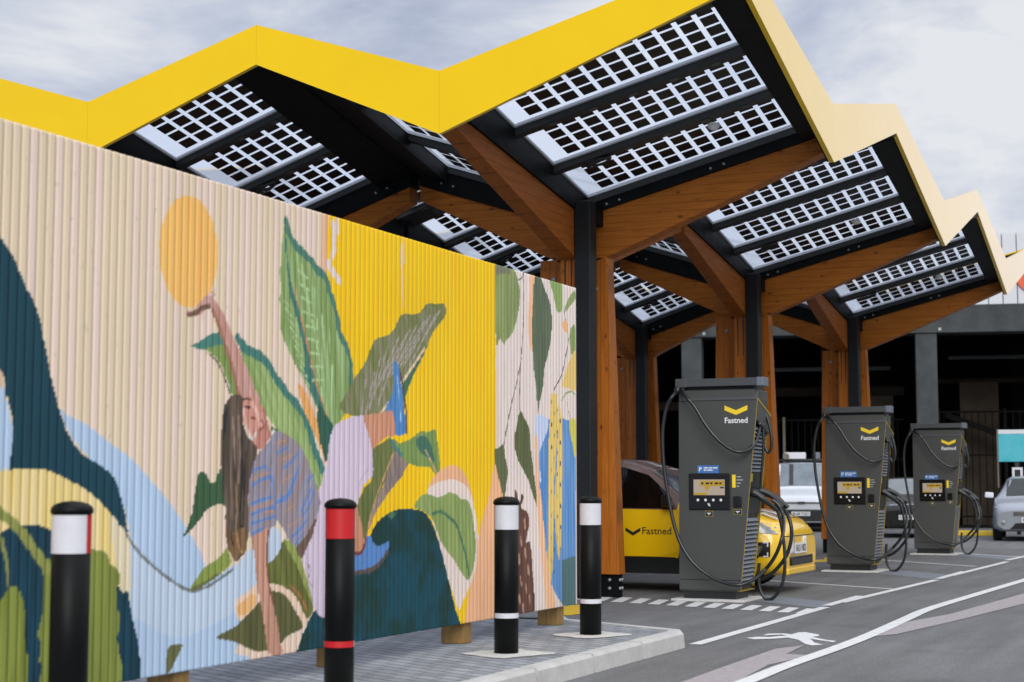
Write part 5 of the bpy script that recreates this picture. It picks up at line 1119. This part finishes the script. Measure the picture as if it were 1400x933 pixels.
# open charging flap in the right wing
yc.sidepanel('charge_port', M['black'], car, -.36, -.13, .42, .58, .006, -1, 4, 4)
p = MB()
for (x0, x1, z0, z1) in ((-.34, -.28, .57, .585), (-.21, -.15, .57, .585), (-.34, -.28, .415, .43), (-.21, -.15, .415, .43), (-.165, -.15, .53, .585), (-.165, -.15, .415, .47), (-.34, -.325, .53, .585), (-.34, -.325, .415, .47)):
    p.add([yc.side(x0, z0, .010), yc.side(x1, z0, .010), yc.side(x1, z1, .010), yc.side(x0, z1, .010)], [(0, 1, 2, 3)])
p.build('port_frame', M['retro'], car)
a = Vector(yc.side(-.24, .5, .0)); p = MB(); p.tube(smooth_pts([a, a+Vector((.0, -.09, .0)), a+Vector((.01, -.2, -.02)), a+Vector((.03, -.27, -.07))], 4), [.045]*4+[.04]*5+[.028]*4, 12)
pg = p.build('charging_plug', M['dark'], car)

# --- parked vehicles by the old building, all facing the photographer
def heading(px_, y_, label, name, cat, group=None, rz=0.):
    return thing(name, (px_, y_, 0), math.radians(-90+12)+rz, label, cat, group)
def front_face(c, root, items):
    pass
# white van
va = thing('van', (-11.25, 43.9, 0), math.radians(-77), 'white van with roof bars parked facing forward between the two nearer charging stations', 'van')
vc = Car([(-4.4, .3, .86, .8, .9, 1.15, .88, 1.86, .76), (-1.75, .25, .88, .8, .91, 1.17, .89, 1.90, .76), (-1.5, .25, .88, .8, .91, 1.17, .89, 1.86, .75), (-.92, .25, .88, .75, .91, 1.15, .88, 1.24, .80), (-.8, .25, .88, .75, .91, 1.08, .87, 1.15, .79),
          (-.3, .26, .87, .72, .89, .98, .85, 1.04, .74), (-.1, .27, .82, .68, .85, .86, .80, .95, .66), (0, .3, .76, .62, .78, .74, .74, .82, .6)])
vc.body(va, [M['carwhite']])
vc.toppanel('windscreen', mat('van_glass', (.16, .19, .21), .12, spec=.7, var=.5, vscale=2.5), va, -1.5, -.91, -.72, .72, .008)
vc.toppanel('pillar_shade', M['black'], va, -1.49, -.93, -.36, -.24, .011, 4, 3)
m = MB(); m.box(.004, -.62, .78, .03, .62, .805); m.box(.02, -.1, .77, .045, .1, .82); m.build('grille_bar', M['dark'], va)
m = MB(); m.hexa([(-.05, -.84, .24), (.045, -.7, .24), (.045, .7, .24), (-.05, .84, .24), (-.05, -.85, .60), (.05, -.66, .62), (.05, .66, .62), (-.05, .85, .60)]); m.build('bumper', M['dark'], va, bevel=.03)
m = MB(); m.box(.03, -.8, .26, .06, .8, .29); m.build('bumper_strip', M['lamp'], va)
plate(va, .053, -.02, .44, 'BL68 TGO')
for sg in (-1, 1):
    m = MB(); m.hexa([(-.3, sg*.70, .76), (-.02, sg*.6, .70), (-.02, sg*.76, .70), (-.3, sg*.885, .78), (-.3, sg*.72, .95), (-.03, sg*.6, .80), (-.04, sg*.78, .80), (-.3, sg*.88, .95)]); m.build('headlight', M['lamp'], va, bevel=.02)
    m = MB(); m.box(.048, sg*.62-.07, .46, .056, sg*.62+.07, .54); m.build('fog_lamp', M['lamp'], va)
    m = MB(); m.hexa([(-1.05, sg*.9, 1.12), (-.93, sg*.9, 1.12), (-.93, sg*1.1, 1.12), (-1.03, sg*1.1, 1.12), (-1.05, sg*.9, 1.36), (-.97, sg*.9, 1.36), (-.97, sg*1.09, 1.36), (-1.03, sg*1.09, 1.36)]); m.build('mirror', M['carwhite'], va, bevel=.03)
    vc.sidepanel('side_window', M['glassdark'], va, -2.4, -1.2, 1.2, lambda x: min(1.75, 1.22+(-x-1.05)*.95), .006, sg)
    for x in (-.78, -3.5): wheel(va, x, sg*.82, .32)
for x in (-1.75, -3.2):
    m = MB(); m.tube([(x, -.72, 1.90), (x, -.72, 1.99), (x, .72, 1.99), (x, .72, 1.90)], .022, 8); m.build('roof_bar', M['dark'], va)
m = MB(); m.tube([(-1.5, -.45, 2.09), (-4.0, -.45, 2.09)], .09, 16); m.build('roof_tube', M['palepost'], va)
m = MB(); m.box(-2.1, -.5, 2.015, -1.7, .1, 2.2); m.build('roof_box', M['clad_white'], va, bevel=.02)
m = MB(); m.box(-2.1, .3, 2.015, -1.7, .5, 2.2); m.build('roof_lamp', M['louvre'], va, bevel=.02)
# black saloon
ka = thing('hatchback', (-7.45, 39.5, 0), math.radians(-77), 'glossy black car parked between the middle and the farthest charging station', 'car')
kc = Car([(-4.2, .35, .78, .7, .84, .95, .8, 1.1, .6), (-3.6, .25, .84, .6, .88, .96, .83, 1.38, .6), (-2.2, .22, .85, .6, .88, .95, .84, 1.45, .62), (-1.9, .22, .85, .6, .88, .95, .84, 1.40, .62), (-1.2, .22, .85, .6, .88, .95, .84, 1.02, .74), (-1.05, .22, .85, .6, .88, .93, .83, .97, .73),
          (-.35, .22, .84, .56, .86, .82, .8, .87, .66), (-.1, .23, .78, .52, .8, .7, .74, .77, .58), (0, .27, .7, .48, .72, .6, .68, .66, .52)])
kc.body(ka, [M['carblack']])
kc.toppanel('windscreen', mat('saloon_glass', (.10, .12, .125), .1, spec=.7, var=.3, vscale=3), ka, -1.91, -1.19, -.6, .6, .008)
kc.toppanel('bonnet_edge', M['lamp'], ka, -.14, -.1, -.52, .52, .01, 2, 12)
m = MB(); m.box(-.02, -.5, .3, .03, .5, .42); m.box(-.02, -.36, .57, .025, .36, .64); m.build('grille', M['black'], ka)
plate(ka, .035, -.06, .44, 'LD17 JYO')
for sg in (-1, 1):
    m = MB(); m.hexa([(-.36, sg*.62, .70), (-.06, sg*.52, .60), (-.06, sg*.72, .60), (-.36, sg*.84, .70), (-.36, sg*.62, .82), (-.07, sg*.5, .71), (-.08, sg*.72, .71), (-.36, sg*.83, .8)]); m.build('headlight', M['lamp'], ka, bevel=.02)
    m = MB(); m.hexa([(-1.35, sg*.86, .95), (-1.22, sg*.86, .95), (-1.22, sg*1.05, .96), (-1.32, sg*1.05, .96), (-1.35, sg*.86, 1.08), (-1.26, sg*.86, 1.08), (-1.26, sg*1.04, 1.09), (-1.32, sg*1.04, 1.09)]); m.build('mirror', M['carblack'], ka, bevel=.02)
    for x in (-.8, -3.4): wheel(ka, x, sg*.78, .31)
    kc.sidepanel('side_window', M['glassdark'], ka, -3.2, -1.5, lambda x: kc.par(x)[5]+.01, lambda x: max(kc.par(x)[5]+.02, kc.par(x)[7]-.08), .006, sg, 14)
# silver hatchback
sa = thing('hatchback', (-4.5, 38.0, 0), math.radians(-84), 'silver car facing forward at the right edge, next to the turquoise sign', 'car')
sc_ = Car([(-4.2, .35, .78, .7, .84, .98, .8, 1.1, .6), (-3.6, .25, .84, .6, .885, .98, .83, 1.40, .58), (-2.3, .22, .86, .6, .89, .96, .845, 1.46, .60), (-1.95, .22, .86, .6, .89, .96, .845, 1.40, .60), (-.95, .22, .86, .6, .89, .96, .845, 1.0, .74), (-.8, .22, .86, .6, .885, .92, .84, .955, .73),
           (-.3, .22, .85, .56, .86, .80, .8, .85, .66), (-.1, .23, .80, .52, .81, .70, .76, .77, .6), (0, .27, .74, .48, .75, .61, .71, .68, .55)])
sc_.body(sa, [M['carsilver']])
sc_.toppanel('windscreen', mat('hatch_glass', (.014, .02, .018), .3, spec=.15, var=.5, vscale=2.), sa, -1.96, -.96, -.59, .59, .008)
m = MB(); m.hexa([(-.02, -.5, .28), (.03, -.5, .28), (.03, .5, .28), (-.02, .5, .28), (-.02, -.4, .40), (.025, -.36, .41), (.025, .36, .41), (-.02, .4, .40)]); m.build('lower_intake', M['black'], sa)
m = MB(); m.hexa([(-.02, -.42, .58), (.022, -.42, .58), (.022, .42, .58), (-.02, .42, .58), (-.04, -.42, .66), (.0, -.42, .66), (.0, .42, .66), (-.04, .42, .66)]); m.build('grille', M['black'], sa)
plate(sa, .035, 0, .42, 'FY07 KXR')
for sg in (-1, 1):
    m = MB(); m.hexa([(-.34, sg*.5, .66), (-.0, sg*.44, .58), (-.06, sg*.76, .60), (-.36, sg*.85, .68), (-.34, sg*.5, .80), (-.03, sg*.44, .70), (-.1, sg*.76, .71), (-.36, sg*.85, .78)]); m.build('headlight', M['lamp'], sa, bevel=.015)
    m = MB(); m.lathe([(0, .03), (.05, .028), (.055, 0)], (-.02, sg*.64, .42), 14, axis='x'); m.build('fog_lamp', M['lamp'], sa)
    m = MB(); m.hexa([(-1.12, sg*.87, .96), (-.98, sg*.87, .96), (-.98, sg*1.07, .97), (-1.08, sg*1.07, .97), (-1.12, sg*.87, 1.09), (-1.02, sg*.87, 1.09), (-1.02, sg*1.06, 1.10), (-1.08, sg*1.06, 1.10)]); m.build('mirror', M['carwhite'], sa, bevel=.03)
    for x in (-.8, -3.4): wheel(sa, x, sg*.79, .32)
    sc_.sidepanel('side_window', M['glassdark'], sa, -3.2, -1.3, lambda x: sc_.par(x)[5]+.01, lambda x: max(sc_.par(x)[5]+.02, sc_.par(x)[7]-.08), .006, sg, 14)

# ------------------------------------------------------------------ the old concrete building behind
BA = math.radians(12.4)
bld = thing('concrete_building', (-8.75, 49.2, 0), BA, 'old dark concrete building with open bays and white cladding above', 'building')
def bb(m, *a): m.box(*a)
for u in range(-5, 4):
    m = MB(); m.box(u*7-.31, 0, 0, u*7+.31, .7, 5.8); m.build('column', M['conc_dark'], bld, bevel=.02)
m = MB(); m.box(-38, -.06, 5.8, 28, .9, 6.62); m.build('beam', M['conc_dark'], bld, bevel=.02)
for u in range(-5, 4):
    m = MB(); m.box(u*7+.36, -.085, 5.86, u*7+.44, -.062, 5.95); m.box(u*7-.5, -.085, 5.86, u*7-.42, -.062, 5.95); m.build('beam_clip', M['bolt'], bld)
for k in range(-70, 52):
    pass
m = MB(); k = -38.
while k < 28: m.box(k, -.0, 6.63, k+.388, .12, 8.75); k += .415
m.build('cladding', M['clad_white'], bld)
m = MB(); m.box(-38, .14, 6.6, 28, .3, 8.7); m.build('cladding_backing', M['dark'], bld)
m = MB(); m.box(-38, .9, 6.1, 28, 24, 6.4); m.build('roof_slab', M['bay_shade'], bld)
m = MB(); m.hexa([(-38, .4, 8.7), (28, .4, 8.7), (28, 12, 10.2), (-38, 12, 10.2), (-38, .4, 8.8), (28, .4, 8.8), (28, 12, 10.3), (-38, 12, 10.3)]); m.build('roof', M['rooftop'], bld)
m = MB(); m.box(-38, 17, 0, 28, 17.3, 6.1); m.box(-38.3, .9, 0, -38, 17, 6.1); m.box(28, .9, 0, 28.3, 17, 6.1); m.build('back_wall', M['bay_shade'], bld)
m = MB(); m.box(-38, .9, .004, 28, 17, .02); m.build('floor', M['bay_shade'], bld)
for x0, x1, h in ((-1.9, -.9, 4.2), (-3.2, -2.75, 5.9), (1.2, 2.4, 4.6), (3.6, 4.2, 3.0)):
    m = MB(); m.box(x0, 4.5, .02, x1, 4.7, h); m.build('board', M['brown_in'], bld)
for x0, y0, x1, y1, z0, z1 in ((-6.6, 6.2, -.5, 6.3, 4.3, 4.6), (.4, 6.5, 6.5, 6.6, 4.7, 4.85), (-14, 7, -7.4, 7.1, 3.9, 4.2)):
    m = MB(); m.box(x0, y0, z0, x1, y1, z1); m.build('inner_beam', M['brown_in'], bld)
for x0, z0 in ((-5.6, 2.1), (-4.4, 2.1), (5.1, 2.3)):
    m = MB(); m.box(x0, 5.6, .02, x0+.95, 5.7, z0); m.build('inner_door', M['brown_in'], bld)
for x0, z0 in ((-6.2, 5.0), (.8, 5.3)):
    m = MB(); m.tube([(x0, 3.2, z0), (x0+5.2, 3.2, z0)], .07, 10); m.build('pipe', M['conc_dark'], bld)
for u in (-6, -1.6, 3.1, 6.4):
    m = MB(); m.box(u, 8, .02, u+.4, 8.4, 6.1); m.build('inner_column', M['bay_shade'], bld)
# rounded orange letter stroke on the cladding, cut by the picture edge
m = MB(); n = 20; vs = []
cx_, cz_ = 3.3, 7.5
for k in range(n+1):
    a = math.radians(95+250*k/n)
    for r_, d in ((.62, -.03), (.40, -.03)): vs.append((cx_+r_*1.15*math.cos(a), d-.02, cz_+r_*math.sin(a)))
m.add(vs, [(2*k, 2*k+1, 2*k+3, 2*k+2) for k in range(n)])
m.box(cx_-.45, -.07, cz_-.1, cx_+.7, -.04, cz_+.1)
m.build('sign_letter', M['signred'], bld, solid=.03)

# metal railings in the open bays
def railing(x0, x1, y, h, label, dia=False):
    t = thing('metal_fence', (bld.location.x+math.cos(BA)*x0-math.sin(BA)*y, bld.location.y+math.sin(BA)*x0+math.cos(BA)*y, 0), BA, label, 'fence')
    L_ = x1-x0
    for x in np.arange(.0, L_+.01, 2.): 
        m = MB(); m.box(x-.04, -.04, 0, x+.04, .04, h+.1); m.build('post', M['fencing'] if dia else M['palepost'], t)
    for z in (.3, h*.62, h):
        m = MB(); m.box(0, -.02, z-.03, L_, .02, z+.03); m.build('rail', M['fencing'], t)
    m = MB(); x = .15
    while x < L_: m.box(x-.016, -.016, .1, x+.016, .016, h); x += .21
    m.build('bar', M['fencing'], t)
    if dia:
        m = MB(); m.hexa([(.2, -.05, h*.95), (L_*.8, -.05, h*.45), (L_*.8, .05, h*.45), (.2, .05, h*.95), (.2, -.05, h), (L_*.8, -.05, h*.52), (L_*.8, .05, h*.52), (.2, .05, h)]); m.build('brace', M['fencing'], t)
    return t
railing(.5, 6.5, 3.6, 3.6, 'tall black metal fence with a slanting brace in the bay left of the turquoise sign', True)
railing(-6.4, -.6, 4.0, 3.4, 'metal fence with pale posts in the dark bay behind the white van')

# turquoise sign board on a post
sg_ = thing('sign_board', (-5.55, 43.6, 0), BA*.7, 'turquoise sign board with white top strip on a dark post behind the silver car', 'sign')
m = MB(); m.box(-.42, -.02, 1.87, .62, .02, 2.58); m.build('board', M['teal'], sg_)
m = MB(); m.box(-.42, -.022, 2.585, .62, .022, 2.69); m.build('top_strip', M['clad_white'], sg_)
m = MB(); m.box(-.46, -.03, 1.2, -.425, .03, 2.7); m.build('edge_frame', M['palepost'], sg_)
m = MB(); m.box(-.02, .025, 0, .08, .1, 1.95); m.build('post', M['dark'], sg_)
m = MB(); m.box(-.1, -.05, 1.4, -.04, .0, 1.72); m.box(.1, -.05, 1.4, .16, .0, 1.72); m.box(-.04, -.05, 1.66, .1, 0, 1.72); m.build('bracket', M['clad_white'], sg_)
m = MB(); m.hexa([(-7.6, 41.8, 0), (-5.75, 42.2, 0), (-5.85, 42.5, 0), (-7.7, 42.1, 0), (-7.6, 41.85, .13), (-5.75, 42.25, .13), (-5.85, 42.48, .13), (-7.7, 42.08, .13)])
tag(m.build('yellow_kerb', M['yellow_paint'], bevel=.02), kind='structure')

# ------------------------------------------------------------------ sky, sun, camera
w = bpy.data.worlds.new('World'); S.world = w; w.use_nodes = True
nt = w.node_tree; N = nt.nodes.new; L = nt.links.new; bg = nt.nodes['Background']
AZ, EL = math.radians(154), math.radians(28)       # the bright part of the overcast, behind the photographer's right shoulder
sky = N('ShaderNodeTexSky'); sky.sky_type = 'NISHITA'; sky.sun_disc = False; sky.sun_elevation = EL; sky.sun_rotation = AZ; sky.air_density = 1.2; sky.dust_density = 2.
tc = N('ShaderNodeTexCoord'); sep = N('ShaderNodeSeparateXYZ'); L(tc.outputs['Generated'], sep.inputs[0])
mp = N('ShaderNodeMapping'); mp.inputs['Scale'].default_value = (1, 1, 2.6); mp.inputs['Rotation'].default_value = (.25, .1, .6); L(tc.outputs['Generated'], mp.inputs[0])
n1 = N('ShaderNodeTexNoise'); n1.inputs['Scale'].default_value = 4.2; n1.inputs['Detail'].default_value = 7; n1.inputs['Roughness'].default_value = .6; n1.inputs['Distortion'].default_value = .4; L(mp.outputs[0], n1.inputs[0])
# clouds thin out towards the left of the view: weight by direction
dp = N('ShaderNodeVectorMath'); dp.operation = 'DOT_PRODUCT'; dp.inputs[1].default_value = (.93, .36, 0); L(tc.outputs['Generated'], dp.inputs[0])
ma = N('ShaderNodeMath'); ma.operation = 'MULTIPLY_ADD'; ma.inputs[1].default_value = .5; ma.inputs[2].default_value = -.39; L(dp.outputs['Value'], ma.inputs[0])
ad = N('ShaderNodeMath'); ad.operation = 'ADD'; L(ma.outputs[0], ad.inputs[0]); ct = N('ShaderNodeMath'); ct.operation = 'MULTIPLY'; ct.inputs[1].default_value = 1.75; L(n1.outputs['Fac'], ct.inputs[0]); L(ct.outputs[0], ad.inputs[1])
cr = N('ShaderNodeValToRGB'); L(ad.outputs[0], cr.inputs[0])
e = cr.color_ramp.elements; e[0].position = .18; e[0].color = (.40, .455, .61, 1); e[1].position = .66; e[1].color = (.86, .875, .915, 1)
x = e.new(.42); x.color = (.60, .65, .775, 1)
zb = N('ShaderNodeMapRange'); zb.inputs[1].default_value = .45; zb.inputs[2].default_value = 1.; zb.inputs[3].default_value = 6.5; zb.inputs[4].default_value = 21.; L(sep.outputs['Z'], zb.inputs[0])
sc2 = N('ShaderNodeVectorMath'); sc2.operation = 'SCALE'; L(cr.outputs[0], sc2.inputs[0]); L(zb.outputs[0], sc2.inputs['Scale'])
mx = N('ShaderNodeMix'); mx.data_type = 'RGBA'; mx.inputs[0].default_value = .96; L(sky.outputs[0], mx.inputs[6]); L(sc2.outputs[0], mx.inputs[7])
L(mx.outputs[2], bg.inputs[0]); bg.inputs[1].default_value = .1
sun = bpy.data.lights.new('sun', 'SUN'); sun.energy = 1.5; sun.angle = math.radians(35); sun.color = (1, .97, .92)
so = bpy.data.objects.new('sun', sun); COL.objects.link(so)
dirv = Vector((math.sin(AZ)*math.cos(EL), math.cos(AZ)*math.cos(EL), math.sin(EL)))
so.rotation_euler = dirv.to_track_quat('Z', 'Y').to_euler(); so.location = dirv*60

cam = bpy.data.cameras.new('camera'); co_ = bpy.data.objects.new('camera', cam); COL.objects.link(co_)
co_.location = (0, 0, 1.1804); co_.rotation_euler = (PI/2+.0903, 0, .4259)
cam.sensor_width = 36; cam.lens = 2227/1400*36; cam.clip_end = 2000; cam.clip_start = .05
cam.dof.use_dof = True; cam.dof.focus_distance = 15.5; cam.dof.aperture_fstop = 2.8
S.camera = co_
S.view_settings.view_transform = 'Standard'; S.view_settings.look = 'None'; S.view_settings.gamma = 1; S.view_settings.exposure = .5; S.view_settings.use_curve_mapping = False
S.render.engine = 'CYCLES'; S.cycles.transparent_max_bounces = 16; S.cycles.max_bounces = 8; S.cycles.use_denoising = True
